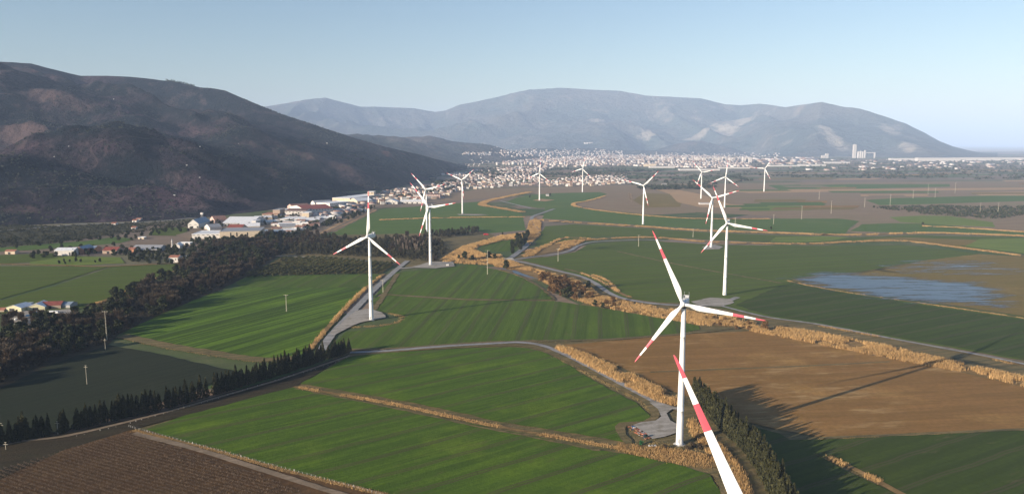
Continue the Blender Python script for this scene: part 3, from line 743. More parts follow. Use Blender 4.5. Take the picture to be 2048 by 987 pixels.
# --- roads
def road(pts, w, label, mat=None, rag=0.25): return ribbon('farm_road', pts, w, mat or M_ROAD, label, rag=rag)
road([(640, 706), (662, 672), (700, 630), (740, 588), (770, 560), (795, 538), (815, 522)], 7.5, 'pale gravel road running up to the left turbines')
road([(795, 538), (830, 535), (880, 532), (905, 530)], 9, 'gravel lane to the second left turbine', M_PAD)
road([(700, 706), (780, 702), (880, 694), (1000, 687), (1045, 686), (1085, 692), (1130, 710), (1180, 735), (1240, 767), (1290, 794), (1325, 812)], 5.2, 'pale gravel road curving to the main turbine')
road([(-300, 990), (0, 893), (140, 872), (330, 826), (450, 792), (560, 760), (640, 733), (700, 712)], 3.2, 'dark dirt lane under the cypress hedge', M_TRACK)
road([(1012, 522), (1030, 510), (1048, 496), (1062, 482), (1074, 466), (1072, 452), (1064, 441), (1066, 433), (1085, 426), (1108, 418)], 9, 'pale road bending past the reeds towards the town')
road([(1000, 402), (1030, 409), (1062, 417)], 8, 'thin pale track beside the distant tan reeds')
road([(1022, 521), (1060, 515), (1105, 510), (1140, 502), (1158, 491), (1190, 484), (1250, 481), (1300, 480), (1420, 488)], 6.5, 'farm track along the upper reed hedge')
road([(1014, 519), (1060, 528), (1110, 541), (1160, 553), (1192, 568), (1218, 586), (1252, 599), (1320, 609), (1400, 612), (1440, 607), (1475, 595)], 7.0, 'pale road following the river bend')
road([(1440, 612), (1530, 634), (1640, 650), (1800, 681), (1950, 709), (2048, 729), (2300, 785)], 4.5, 'straight pale farm road on the right')
road([(545, 512), (600, 514), (700, 519), (790, 529)], 4.0, 'thin track above the orchard', M_PAD)
road([(0, 462), (100, 454), (160, 449), (300, 444), (420, 432)], 10, 'paved road under the dark hill', M_ROAD)
road([(640, 470), (700, 442), (745, 420), (800, 410)], 7, 'dirt track along the tan strip', M_TRACK)
road([(268, 868), (400, 902), (520, 940), (640, 978), (740, 1012), (900, 1110)], 4.2, 'dirt track between the fence and the vineyard', M_TRACK)
# turbine pads
S('turbine_pad', [(1318, 806), (1340, 812), (1352, 816), (1362, 815), (1362, 822), (1344, 820), (1334, 828), (1340, 842), (1352, 850), (1352, 868), (1330, 875), (1305, 880), (1290, 868), (1266, 852), (1280, 846), (1310, 842), (1322, 834), (1315, 820), (1300, 806)], M_PAD, 'pale gravel pad of the main turbine', wob=0.3)
S('turbine_pad', [(690, 640), (712, 622), (740, 618), (765, 626), (772, 636), (745, 641), (720, 646), (700, 655), (668, 672), (660, 668)], M_PAD, 'pale gravel pad of the near left turbine', wob=0.3)
S('turbine_pad', [(860, 524), (905, 524), (910, 533), (870, 537), (815, 536), (840, 530)], M_PAD, 'gravel pad of the second left turbine')
S('turbine_pad', [(1380, 604), (1420, 596), (1460, 598), (1470, 606), (1440, 614), (1400, 612)], M_PAD, 'gravel pad of the turbine behind the river')
S('turbine_pad', [(1405, 494), (1430, 490), (1446, 494), (1440, 499), (1410, 500)], M_PAD, 'gravel pad of the turbine at the upper reed hedge')
S('turbine_pad', [(915, 428.4), (960, 428.6), (980, 430), (950, 431), (918, 430.4)], M_PAD, 'gravel pad behind the reed strip')
S('turbine_pad', [(1065, 401), (1080, 398), (1110, 400), (1090, 403)], M_TAN, 'tan pad of the turbine before the town')

# ------------------------------------------------------------------ wind turbines
M_WHITE = simple('white_turbine_paint', (0.7, 0.7, 0.69), 0.45, 0.07, 0.12, 0.4)
M_RED = simple('red_blade_band', (0.5, 0.085, 0.115), 0.45, 0.05, 0.3, 0.4)
M_GREYM = simple('grey_metal', (0.32, 0.33, 0.34), 0.5, 0.1, 1.0, 0.4)
M_DARK = simple('dark_gap', (0.03, 0.03, 0.035), 0.7, 0.1)
M_CONC = simple('concrete', (0.4, 0.38, 0.34), 0.9, 0.15, 1.5)

def blade_mesh():
    R = 44.0; n = 18
    # radius, chord, thickness ratio, twist in degrees, share of chord before the pitch axis
    prof_ = [(1.2, 1.9, 1.0, 14, .5), (2.2, 1.9, 1.0, 14, .5), (3.6, 2.1, .82, 14, .46), (5.4, 2.8, .5, 13, .38), (7.4, 3.45, .34, 11.5, .32),
             (9.2, 3.55, .28, 10, .3), (12, 3.3, .24, 8, .3), (16, 2.85, .22, 6, .3), (20, 2.45, .2, 4.4, .3), (24, 2.1, .19, 3, .3), (27.0, 1.87, .18, 2.2, .3),
             (27.01, 1.87, .18, 2.2, .3), (30, 1.62, .18, 1.4, .3), (33.0, 1.4, .17, .8, .3), (33.01, 1.4, .17, .8, .3), (36, 1.18, .17, .3, .3), (38.8, 1.0, .16, 0, .3),
             (38.81, 1.0, .16, 0, .3), (41.5, .8, .16, 0, .32), (43.2, .55, .16, 0, .36), (43.8, .32, .18, 0, .42), (R, .1, .2, 0, .5)]
    mb = MB(); vs = []
    for r, c, tk, tw, ax in prof_:
        c *= 0.92
        t_ = math.radians(tw + 3)
        for i in range(n):
            a_ = 2 * PI * i / n
            u = 0.5 - 0.5 * math.cos(a_)                        # 0 leading, 1 trailing edge
            y = math.sin(a_) * 0.5 * tk * (1.0 if tk > .9 else (1.25 - 0.9 * u) ** 1.0 * (1 - u ** 4 * 0.7))
            x = (u - ax) * c; y = y * c
            # x along the chord in the rotor plane, y along the rotor axis, z along the blade; slight prebend
            X = x * math.cos(t_) - y * math.sin(t_); Y = x * math.sin(t_) + y * math.cos(t_)
            vs.append((X, Y - 0.0006 * r * r, r))
    fs, ms = [], []
    for k in range(len(prof_) - 1):
        rm = (prof_[k][0] + prof_[k + 1][0]) / 2
        red = (27.0 < rm < 33.0) or rm > 38.8
        for i in range(n):
            mb_ = (k * n + i, k * n + (i + 1) % n, (k + 1) * n + (i + 1) % n, (k + 1) * n + i)
            fs.append(mb_); ms.append(1 if red else 0)
    me = bpy.data.meshes.new('blade'); me.from_pydata(vs, [], fs + [tuple(range(len(vs) - n, len(vs)))])
    me.polygons.foreach_set('material_index', ms + [1]); me.polygons.foreach_set('use_smooth', [True] * (len(fs) + 1))
    me.materials.append(M_WHITE); me.materials.append(M_RED); me.update()
    return me

HUB_H = 82.0
def make_turbine():
    root = empty('wind_turbine')
    t = MB()
    z = [(2.12, 0.25), (2.12, 0.5), (2.08, 0.55)]
    for k in range(1, 25):
        h = k / 24 * 79.2; r = 2.08 - (2.08 - 1.18) * (k / 24) ** 1.05
        z.append((r, h + 0.4))
        if k in (6, 13, 19): z += [(r + 0.035, h + 0.42), (r + 0.035, h + 0.62), (r, h + 0.64)]
    t.lathe(z, 40)
    tower = t.build('tower', M_WHITE, root)
    d = MB(); d.box((0, -2.1, 2.9), (0.95, 0.16, 2.3)); d.build('door', M_GREYM, tower)
    st = MB()
    for k in range(6): st.box((0, -2.6 - 0.3 * (5 - k), 0.35 + k * 0.28), (1.1, 0.3, 0.06))
    for s_ in (-1, 1): st.tube((s_ * 0.55, -4.2, 1.1), (s_ * 0.55, -2.3, 2.8), 0.03, n=5); st.tube((s_ * 0.55, -4.2, 0.1), (s_ * 0.55, -4.2, 1.1), 0.03, n=5)
    st.build('door_steps', M_GREYM, tower)
    f = MB(); f.lathe([(3.4, 0.0), (3.4, 0.22), (2.3, 0.3), (0.1, 0.3)], 36); f.build('foundation_ring', M_CONC, root)
    # nacelle: rounded box, rotor towards -y
    nb = MB(); secs = [(-1.9, 1.15, 1.2, 0.0), (-1.5, 1.55, 1.6, 0.05), (-0.6, 1.72, 1.85, 0.1), (2.5, 1.75, 1.95, 0.15), (6.0, 1.72, 1.9, 0.15), (8.3, 1.55, 1.65, 0.3), (8.6, 1.4, 1.45, 0.35)]
    n = 20; vs = []
    for y, w, h, dz in secs:
        for i in range(n):
            a_ = 2 * PI * (i + .5) / n; ca, sa = math.cos(a_), math.sin(a_)
            vs.append((w * math.copysign(abs(ca) ** .35, ca), y, HUB_H + dz + h * math.copysign(abs(sa) ** .35, sa)))
    fs = [(k * n + i, k * n + (i + 1) % n, (k + 1) * n + (i + 1) % n, (k + 1) * n + i) for k in range(len(secs) - 1) for i in range(n)]
    nb.add(vs, fs, 0, False); nb.add(vs[:n], [tuple(range(n - 1, -1, -1))]); nb.add(vs[-n:], [tuple(range(n))])
    nac = nb.build('nacelle', M_WHITE, root)
    c = MB(); c.box((0, 7.2, HUB_H + 2.75), (3.0, 0.5, 1.5)); c.box((-1.55, 6.9, HUB_H + 2.65), (0.12, 2.0, 1.5)); c.box((1.55, 6.9, HUB_H + 2.65), (0.12, 2.0, 1.5))
    c.build('cooler', M_GREYM, nac)
    c = MB(); c.box((0, 4.2, HUB_H + 2.2), (1.6, 1.8, 0.35)); c.box((0, 1.6, HUB_H + 2.14), (1.1, 1.2, 0.22)); c.build('roof_hatch', M_GREYM, nac)
    for s_ in (-1, 1):
        c = MB(); c.tube((s_ * 1.3, 7.9, HUB_H + 1.9), (s_ * 1.3, 7.9, HUB_H + 5.0), 0.07, n=6); c.tube((s_ * 1.3 - .3, 7.9, HUB_H + 5), (s_ * 1.3 + .3, 7.9, HUB_H + 5), 0.06, n=6); c.build('wind_sensor_mast', M_GREYM, nac)
    y_ = MB(); y_.lathe([(1.25, 79.4), (1.5, 79.6), (1.5, 80.3), (1.3, 80.4)], 28); y_.build('yaw_ring', M_DARK, root)
    hub = MB()
    pr = [(0.0, -5.1), (0.55, -5.0), (1.05, -4.65), (1.45, -4.0), (1.6, -3.2), (1.55, -2.3), (1.35, -2.0)]
    vs = []
    m_ = 28
    for r, y in pr:
        for i in range(m_):
            a_ = 2 * PI * i / m_; vs.append((max(r, .01) * math.cos(a_), y, HUB_H + 0.15 + max(r, .01) * math.sin(a_)))
    hub.add(vs, [(k * m_ + i, (k + 1) * m_ + i, (k + 1) * m_ + (i + 1) % m_, k * m_ + (i + 1) % m_) for k in range(len(pr) - 1) for i in range(m_)], 0, True)
    hub.add(vs[-m_:], [tuple(range(m_))])
    hub.build('hub', M_WHITE, root)
    bm_ = blade_mesh()
    for k in range(3):
        b = link('blade', bm_, root); b.location = (0, -3.3, HUB_H + 0.15)
    return root

YAW = math.radians(-23.0)            # the rotors look back over the camera, a little to the left
TURB = [((1359, 888), -23.8, 'white wind turbine standing on the gravel pad beside the cypress row, largest whole turbine'),
        (None, -24, 'nearest wind turbine, cut by the lower edge with one red banded blade in view'),
        ((743, 640), 4, 'white wind turbine with one blade straight up beside the drilled green field and road'),
        ((861, 530), -40, 'white wind turbine at the end of the gravel lane before the woodland'),
        ((854, 463), -45, 'white wind turbine partly hidden behind another one at the far rim of the woodland'),
        ((1449, 590), -22, 'white wind turbine on the small pad behind the river bend, left of the flooded field'),
        ((1422, 495), -48, 'white wind turbine with its foot at the upper reed hedge'),
        ((1286, 448), 45, 'white wind turbine on the far reed bank with one blade hanging down'),
        ((925, 427), -68, 'white wind turbine behind the reed strip with two blades up, left of the winding road'),
        ((1079, 401), 6, 'far white wind turbine with a tan pad before the houses of the town'),
        ((1165, 384), 13, 'far white wind turbine standing alone on grey fallow land before the town'),
        ((1402, 397), -41, 'far white wind turbine beside the walled yard'),
        ((1449, 415), 6, 'white wind turbine behind the yard with one blade straight up'),
        ((1528, 383), 32, 'farthest right white wind turbine out on the plain')]
proto = make_turbine()
for i, (px, ph, lab) in enumerate(TURB):
    o = proto if i == 0 else copy_tree(proto)
    loc = P(*px) if px else Vector((52.8, 150.3, 0))
    o.location = loc; o.rotation_euler = (0, 0, YAW)
    if px is None: o.scale = (1.03,) * 3
    k = 0
    for ch in o.children:
        if ch.name.startswith('blade'):
            ch.rotation_euler = (0, math.radians(ph + 120 * k), 0); k += 1
    tag(o, lab, 'wind turbine', 'wind turbines spread over the plain')

# ------------------------------------------------------------------ reeds and grass
M_REED = leaf_mat('dry_reed', (0.26, 0.155, 0.06), (0.68, 0.45, 0.2), 0.8, 0.35)
M_DRY = leaf_mat('dry_grass', (0.2, 0.15, 0.06), (0.42, 0.3, 0.13), 0.85)

def in_poly(q, poly):
    ins = np.zeros(len(q), bool)
    for p0, p1 in zip(poly, np.roll(poly, -1, 0)):
        ins ^= ((p0[1] > q[:, 1]) != (p1[1] > q[:, 1])) & (q[:, 0] < (p1[0] - p0[0]) * (q[:, 1] - p0[1]) / (p1[1] - p0[1] + 1e-12) + p0[0])
    return ins

def poly_points(pts_px, n=None, density=None, world_pts=None):
    poly = np.array([tuple(P(*p))[:2] for p in pts_px]) if world_pts is None else np.array(world_pts)
    x0, y0 = poly.min(0); x1, y1 = poly.max(0)
    area = 0.5 * abs(np.sum(poly[:, 0] * np.roll(poly[:, 1], -1) - np.roll(poly[:, 0], -1) * poly[:, 1]))
    if n is None: n = int(area * density)
    out = []
    tot = 0
    while tot < n:
        q = RNG.uniform((x0, y0), (x1, y1), (max(200, 2 * n), 2)); q = q[in_poly(q, poly)]
        out.append(q); tot += len(q)
    return np.concatenate(out)[:n]

def blades(q, h, dist, per=4, lean=0.12, spread=0.9, wf=1.0):
    """tufts of narrow upright leaves"""
    n = len(q) * per
    base = np.repeat(q, per, 0) + RNG.normal(0, spread, (n, 2))
    hh = np.repeat(h, per) * RNG.uniform(0.35, 1.15, n)
    w = np.repeat(np.maximum(0.08, dist * 0.0003), per) * RNG.uniform(0.5, 1.3, n) * wf
    a_ = RNG.uniform(0, 2 * PI, n)
    dx, dy = np.cos(a_) * w, np.sin(a_) * w
    lx = RNG.normal(0.06, lean, n) * hh; ly = RNG.normal(0, lean, n) * hh
    V = np.empty((n, 4, 3), np.float32)
    V[:, 0] = np.stack([base[:, 0] - dx, base[:, 1] - dy, np.zeros(n)], -1)
    V[:, 1] = np.stack([base[:, 0] + dx, base[:, 1] + dy, np.zeros(n)], -1)
    V[:, 2] = np.stack([base[:, 0] + dx * 1.25 + lx * .6, base[:, 1] + dy * 1.25 + ly * .6, hh * .7], -1)
    V[:, 3] = np.stack([base[:, 0] + lx, base[:, 1] + ly, hh], -1)
    F = np.arange(n * 4).reshape(n, 4)
    return V.reshape(-1, 3), F, RNG.uniform(0, 1, n)

def reed_obj(name, q, h, label, mat, per=6, wf=0.8):
    dist = np.hypot(q[:, 0], q[:, 1])
    clump = np.clip(0.92 + 0.16 * vnoise(q[:, 0] / 12, q[:, 1] / 12, 3) + 0.06 * vnoise(q[:, 0] / 3, q[:, 1] / 3, 9), 0.2, 1.3)
    V, F, r = blades(q, h * clump, dist, per, wf=wf)
    tone = 0.55 + 0.25 * vnoise(q[:, 0] / 7, q[:, 1] / 7, 23) + 0.3 * vnoise(q[:, 0] / 28, q[:, 1] / 28, 24)
    r = np.clip(0.55 * r + 0.6 * np.repeat(tone, per) - 0.08, 0, 1)
    o = link(name, mesh_np(name, V, F, mat, rnd=r))
    tag(o, label, None, None, 'stuff')

POOLS = [np.array([tuple(P(*p))[:2] for p in w_]) for w_ in ([(1020, 546), (1024, 538), (1062, 542), (1082, 551), (1076, 566), (1050, 560)], [(1118, 578), (1120, 566), (1138, 561), (1156, 570), (1154, 586)], [(1066, 514), (1084, 498), (1108, 488), (1124, 488), (1118, 502), (1098, 512)], [(1152, 600), (1156, 586), (1174, 584), (1168, 598)])]
for pts, lab, hh in REEDS:
    poly = [P(*p) for p in pts]; d = sum(math.hypot(p.x, p.y) for p in poly) / len(poly)
    den = 1.7 * min(1.0, (520 / d)) ** 1.2
    q = poly_points(pts, density=den)
    for w_ in POOLS: q = q[~in_poly(q, w_)]
    gap = vnoise(q[:, 0] / 14, q[:, 1] / 14, 71) + 0.6 * vnoise(q[:, 0] / 5, q[:, 1] / 5, 77)
    reed_obj('reed_bed', q[gap > -0.42], hh, lab, M_REED)

def strip_points(pts_px, width, density):
    L = smooth_line([P(*p) for p in pts_px], 4.0)
    out = []
    for a_, b_ in zip(L[:-1], L[1:]):
        d = b_ - a_; n = int(d.length * width * density + RNG.random()); 
        if n == 0: continue
        t = RNG.uniform(0, 1, n); s = np.clip(RNG.normal(0, 0.27, n), -.5, .5) * width
        nx, ny = -d.y / d.length, d.x / d.length
        out.append(np.stack([a_.x + d.x * t + nx * s, a_.y + d.y * t + ny * s], -1))
    return np.concatenate(out)

for pts, w, hh, lab in STRIPS:
    d = sum(math.hypot(*P(*p)[:2]) for p in pts) / len(pts)
    den = (2.4 if d < 700 else 1.3) * min(1.0, 520 / d)
    q = strip_points(pts, w, den)
    gap = vnoise(q[:, 0] / 11, q[:, 1] / 11, 91) + 0.5 * vnoise(q[:, 0] / 40, q[:, 1] / 40, 95)
    q = q[gap > (-0.2 if w < 8 else -0.5)]
    reed_obj('reed_hedge' if hh > 1.2 else 'dry_grass', q, hh, lab, M_REED if hh > 1.2 else M_DRY)

# short rough grass round the near margins
for pts, w, lab in (([(1100, 712), (1180, 750), (1240, 780), (1290, 808), (1306, 838), (1246, 852), (1240, 866), (1258, 890)], 4.5, 'rough dry grass in the ditch beside the gravel road'),
                    ([(700, 702), (850, 693), (1000, 683), (1200, 680), (1400, 664)], 3.0, 'rough grass along the top of the gravel road'),
                    ([(1300, 888), (1345, 896), (1390, 892), (1400, 872)], 10, 'brown scrubby grass at the foot of the main turbine'),
                    ([(245, 672), (330, 691), (440, 709), (520, 720), (600, 716)], 9, 'brown grass bank below the drilled field'),
                    ([(690, 655), (740, 652), (790, 646), (805, 634), (780, 626)], 5, 'rough grass rim around the near left pad'),
                    ([(1430, 950), (1448, 990), (1465, 1100)], 2.5, 'grass at the end of the nearest green field')):
    q = strip_points(pts, w, 1.6)
    gap = vnoise(q[:, 0] / 4, q[:, 1] / 4, 61)
    reed_obj('rough_grass', q[gap > -0.2], 0.8, lab, M_DRY, 4, 1.1)

# ------------------------------------------------------------------ trees
M_BARK = simple('bark', (0.1, 0.075, 0.055), 0.9, 0.2, 2.0)
M_PALEBARK = simple('pale_bark', (0.28, 0.23, 0.18), 0.9, 0.2, 2.0)
M_LEAF = leaf_mat('evergreen_leaf', (0.012, 0.018, 0.007), (0.062, 0.068, 0.022))
M_CYPRESS = leaf_mat('cypress_leaf', (0.014, 0.018, 0.007), (0.07, 0.066, 0.022))
M_BARE = leaf_mat('bare_twigs', (0.03, 0.025, 0.017), (0.12, 0.085, 0.052))
M_RUST = leaf_mat('rust_brown_leaf', (0.07, 0.04, 0.018), (0.22, 0.125, 0.05))
M_ORCHARD = leaf_mat('orchard_leaf', (0.03, 0.038, 0.014), (0.12, 0.12, 0.04))

def leaf_quads(C, size, flat=0.0):
    n = len(C)
    a_ = RNG.normal(0, 1, (n, 3)); a_ /= np.linalg.norm(a_, axis=1)[:, None]
    b_ = np.cross(a_, RNG.normal(0, 1, (n, 3))); b_ /= np.linalg.norm(b_, axis=1)[:, None]
    s = (size * RNG.uniform(0.6, 1.4, n))[:, None]
    V = np.stack([C - a_ * s * .5 - b_ * s * .3, C + a_ * s * .5 - b_ * s * .35, C + a_ * s * .45 + b_ * s * .35, C - a_ * s * .4 + b_ * s * .4], 1)
    return V.reshape(-1, 3), np.arange(4 * n).reshape(n, 4)

def crown_lobes(h, r, nl, nleaf, size, lowest=0.3):
    C = []
    lob = []
    for k in range(nl):
        t = random.uniform(lowest, 0.88); rr_ = r * random.uniform(0.35, 0.6)
        a_ = random.uniform(0, 2 * PI); q = r * 0.62 * random.uniform(0.2, 1) * math.sin(PI * min(1, (t - lowest + .25)))
        lob.append((q * math.cos(a_), q * math.sin(a_), h * t, rr_))
    lob.append((0, 0, h * 0.75, r * 0.5))
    for i in range(nleaf):
        x, y, z, q = random.choice(lob)
        d = RNG.normal(0, 1, 3); d /= np.linalg.norm(d); u = q * (0.55 + 0.5 * random.random())
        C.append((x + d[0] * u, y + d[1] * u, min(h, max(h * .12, z + d[2] * u * 0.85))))
    return leaf_quads(np.array(C), size)

def crown_cone(h, r, nleaf, size):
    t = RNG.beta(1.1, 1.5, nleaf); a_ = RNG.uniform(0, 2 * PI, nleaf)
    lump = 1 + 0.25 * np.sin(a_ * 3 + t * 9) 
    q = r * (1 - t) ** 0.75 * np.minimum(1, t * 8 + .45) * RNG.uniform(0.6, 1.05, nleaf) * lump
    C = np.stack([q * np.cos(a_), q * np.sin(a_), 0.3 + t * (h - 0.3)], -1)
    V, F = leaf_quads(C, size)
    # leaves of a cypress stand upright
    c = np.repeat(C, 4, 0); V = c + (V - c) * np.array([0.7, 0.7, 1.5])
    return V, F

def crown_twigs(h, r, n, w):
    """bare crown: many thin twigs fanning out of the upper trunk"""
    z0 = RNG.uniform(0.2, 0.75, n) * h
    a_ = RNG.uniform(0, 2 * PI, n); q0 = RNG.uniform(0, .45, n) * r
    p0 = np.stack([q0 * np.cos(a_), q0 * np.sin(a_), z0], -1)
    L = RNG.uniform(.2, .5, n) * r * 1.3; b_ = a_ + RNG.normal(0, .6, n)
    p1 = p0 + np.stack([np.cos(b_) * L * .75, np.sin(b_) * L * .75, RNG.uniform(.3, 1.2, n) * L], -1)
    p1[:, 2] = np.minimum(p1[:, 2], h * RNG.uniform(.85, 1.0, n))
    s = np.cross(p1 - p0, RNG.normal(0, 1, (n, 3))); s /= np.linalg.norm(s, axis=1)[:, None] + 1e-9
    s *= w
    V = np.stack([p0 - s * .5, p0 + s * .5, p1 + s, p1 - s], 1).reshape(-1, 3)
    return V, np.arange(4 * n).reshape(n, 4)

def trunk_mesh(name, h, r, mat, limbs=5, spread=2.0, lean=0.0):
    mb = MB(); mb.tube((0, 0, -0.2), (lean, 0, h * .55), r, r * .6, 7); mb.tube((lean, 0, h * .55), (lean * 1.2, 0, h * .85), r * .6, r * .15, 6)
    for k in range(limbs):
        a_ = 2 * PI * k / limbs + random.random(); z = h * random.uniform(.3, .6)
        mb.tube((lean * z / h, 0, z), (spread * math.cos(a_), spread * math.sin(a_), z + h * .22), r * .4, r * .1, 5)
    return mb.mesh(name, mat)

class Kind:
    def __init__(s, name, cat, variants): s.name, s.cat, s.var = name, cat, variants
def kind(name, cat, crowns, trunks, mat):
    vs = []
    for (V, F), tr in zip(crowns, trunks):
        vs.append((mesh_np('crown', V, F, mat, rnd=RNG.uniform(0, 1, len(F))), tr))
    return Kind(name, cat, vs)

K_CYP = kind('cypress_tree', 'tree', [crown_cone(11, 1.15, 420, .55), crown_cone(12.5, 1.0, 420, .55), crown_cone(9.5, 1.25, 400, .55), crown_cone(10.5, .9, 360, .5)],
             [trunk_mesh('trunk', 9, .16, M_BARK, 0)] * 4, M_CYPRESS)
K_HEDGE = kind('cypress_tree', 'tree', [crown_cone(11, 2.2, 620, .62), crown_cone(12.5, 2.0, 640, .62), crown_cone(9.5, 2.3, 560, .62), crown_cone(11.5, 1.7, 560, .62)],
             [trunk_mesh('trunk', 9, .2, M_BARK, 0)] * 4, M_CYPRESS)
K_EVER = kind('evergreen_tree', 'tree', [crown_lobes(10, 4.3, 9, 520, 1.15, .25), crown_lobes(12, 4.6, 10, 560, 1.2, .25), crown_lobes(8, 3.8, 7, 420, 1.05, .22)],
              [trunk_mesh('trunk', 9, .3, M_BARK), trunk_mesh('trunk', 10, .34, M_BARK), trunk_mesh('trunk', 7, .26, M_BARK)], M_LEAF)
K_BARE = kind('bare_tree', 'tree', [crown_twigs(11, 4.6, 520, .17), crown_twigs(13, 4.4, 560, .18), crown_twigs(9, 4.6, 460, .17)],
              [trunk_mesh('trunk', 10, .26, M_BARK, 6, 2.6), trunk_mesh('trunk', 12, .28, M_BARK, 6, 2.4), trunk_mesh('trunk', 8, .24, M_BARK, 6, 2.6)], M_BARE)
K_POPLAR = kind('bare_poplar', 'tree', [crown_twigs(14, 2.0, 300, .16), crown_twigs(12, 1.8, 280, .16)],
                [trunk_mesh('trunk', 15, .2, M_PALEBARK, 4, 1.0), trunk_mesh('trunk', 13, .2, M_PALEBARK, 4, .9)], leaf_mat('pale_twigs', (0.16, 0.12, 0.09), (0.34, 0.27, 0.2)))
K_RUST = kind('rusty_bush', 'bush', [crown_lobes(9, 5.5, 12, 900, .8, .15), crown_lobes(7.5, 5, 10, 800, .8, .15)],
              [trunk_mesh('trunk', 7, .3, M_BARK), trunk_mesh('trunk', 6, .3, M_BARK)], M_RUST)
K_ORCH = kind('orchard_tree', 'tree', [crown_lobes(4.2, 2.3, 6, 150, .8, .25), crown_lobes(4.6, 2.1, 6, 150, .8, .25)],
              [trunk_mesh('trunk', 3.5, .12, M_BARK, 3, 1.0)] * 2, M_ORCHARD)
M_LEAF2 = leaf_mat('brownish_leaf', (0.028, 0.028, 0.014), (0.085, 0.075, 0.032))
K_WOOD = kind('broadleaf_tree', 'tree', [crown_lobes(11, 4.5, 9, 480, 1.3, .25), crown_lobes(13, 4.2, 9, 480, 1.3, .25)], [trunk_mesh('trunk', 9, .3, M_BARK), trunk_mesh('trunk', 11, .3, M_BARK)], M_LEAF2)
M_CLUMPLEAF = leaf_mat('scrub_leaf', (0.022, 0.026, 0.012), (0.08, 0.075, 0.034))
K_CLUMP = Kind('scrub_tree', 'tree', K_WOOD.var)
K_YARD = kind('yard_tree', 'tree', [crown_lobes(9, 4.4, 7, 260, 1.5, .2), crown_lobes(7.5, 4, 6, 240, 1.4, .2)], [trunk_mesh('trunk', 7, .28, M_BARK, 3), trunk_mesh('trunk', 6, .26, M_BARK, 3)], M_LEAF)
K_FACTORY = Kind('factory_tree', 'tree', K_YARD.var)  # yard trees by the factories, same shapes under a second name
K_TOWN = kind('town_tree', 'tree', [crown_lobes(9, 4.5, 5, 90, 2.4, .2)], [trunk_mesh('trunk', 6, .3, M_BARK, 2)], M_LEAF)

def plant(K, q, label, group, smin=.8, smax=1.2, zf=None, name=None, mat=None):
    root = empty(name or K.name, (q[0], q[1], 0 if zf is None else zf), random.uniform(0, 6.28))
    s = random.uniform(smin, smax); root.scale = (s * random.uniform(.9, 1.1), s * random.uniform(.9, 1.1), s)
    cr, tr = random.choice(K.var)
    link('trunk', tr, root); link('crown', cr, root)
    if group:
        f = (s - smin) / (smax - smin + 1e-6)
        label = label.replace('@', 'short' if f < .33 else 'tall' if f > .66 else 'middling')
    tag(root, label, K.cat, group)
    return root

def spaced(q, dmin, nmax):
    keep = []
    cell = {}
    for p in q:
        k = (int(p[0] // dmin), int(p[1] // dmin)); ok = True
        for i in (-1, 0, 1):
            for j in (-1, 0, 1):
                for r in cell.get((k[0] + i, k[1] + j), ()):
                    if (r[0] - p[0]) ** 2 + (r[1] - p[1]) ** 2 < dmin * dmin: ok = False
        if ok:
            cell.setdefault(k, []).append(p); keep.append(p)
            if len(keep) >= nmax: break
    return keep

# cypress row beside the main turbine
L = smooth_line([P(1392, 800), P(1425, 832), P(1460, 866), P(1500, 905), P(1540, 965), P(1580, 1040), P(1630, 1150)], 2.5)
for i, p in enumerate(L):
    for s_ in (-1, 1):
        q = (p.x + s_ * 1.7 + random.uniform(-.7, .7), p.y + random.uniform(-.9, .9))
        where = ('by the ploughed field', 'beside the main turbine', 'along golden reeds', 'at the picture edge')[min(3, int(4 * i / len(L)))]
        plant(K_HEDGE, q, '@ olive green cypress of the tight row, ' + where, 'cypresses of the tight row by the main turbine', 1.15, 1.5)
# cypress hedge along the dirt lane on the left
L = smooth_line([P(-60, 905), P(30, 886), P(140, 862), P(230, 842), P(330, 818), P(450, 784), P(560, 750), P(640, 724), P(695, 706)], 2.6)
for i, p in enumerate(L):
    f = i / len(L)
    if random.random() < .05: continue
    for s_ in range(2 if i % 9 == 0 else 1):
        q = (p.x + random.uniform(-1, 1), p.y + 2 + s_ * 2.6 + random.uniform(-.6, .6))
        where = ('left of the vineyard', 'above the vineyard', 'below the black field', 'near the road fork')[min(3, int(4 * f))]
        plant(K_HEDGE, q, '@ dark cypress of the hedge along the dirt lane, ' + where, 'cypresses of the long hedge along the dirt lane', 1.05, 1.4)

# riparian belt
belt = [(-80, 690), (0, 672), (80, 645), (150, 632), (250, 588), (350, 548), (395, 510), (430, 492), (490, 478), (550, 472), (560, 508), (500, 546), (440, 575), (380, 600), (320, 628), (240, 664), (205, 690), (100, 722), (0, 768), (-80, 800)]
q = spaced(poly_points(belt, 12000), 6.2, 600)
nb = {0: 0, 1: 0}
for p in q:
    pxx = p[0]; k = RNG.random()
    far = math.hypot(*p)
    where = 'by the black field' if far < 560 else 'below the farm' if far < 680 else 'left of the drilled field' if far < 850 else 'near the white hut' if far < 1050 else 'before the cream factory'
    bare = vnoise(p[0] / 40, p[1] / 40, 14) + (0.25 if far < 700 else -0.2) > 0
    if bare and nb[0] < 225:
        nb[0] += 1; plant(K_BARE, p, '@ brown leafless tree of the left belt, ' + where, 'leafless trees of the long belt on the left', .85, 1.5)
    elif nb[1] < 255:
        nb[1] += 1; plant(K_EVER, p, '@ dark evergreen tree of the left belt, ' + where, 'evergreen trees of the long belt on the left', .8, 1.45)
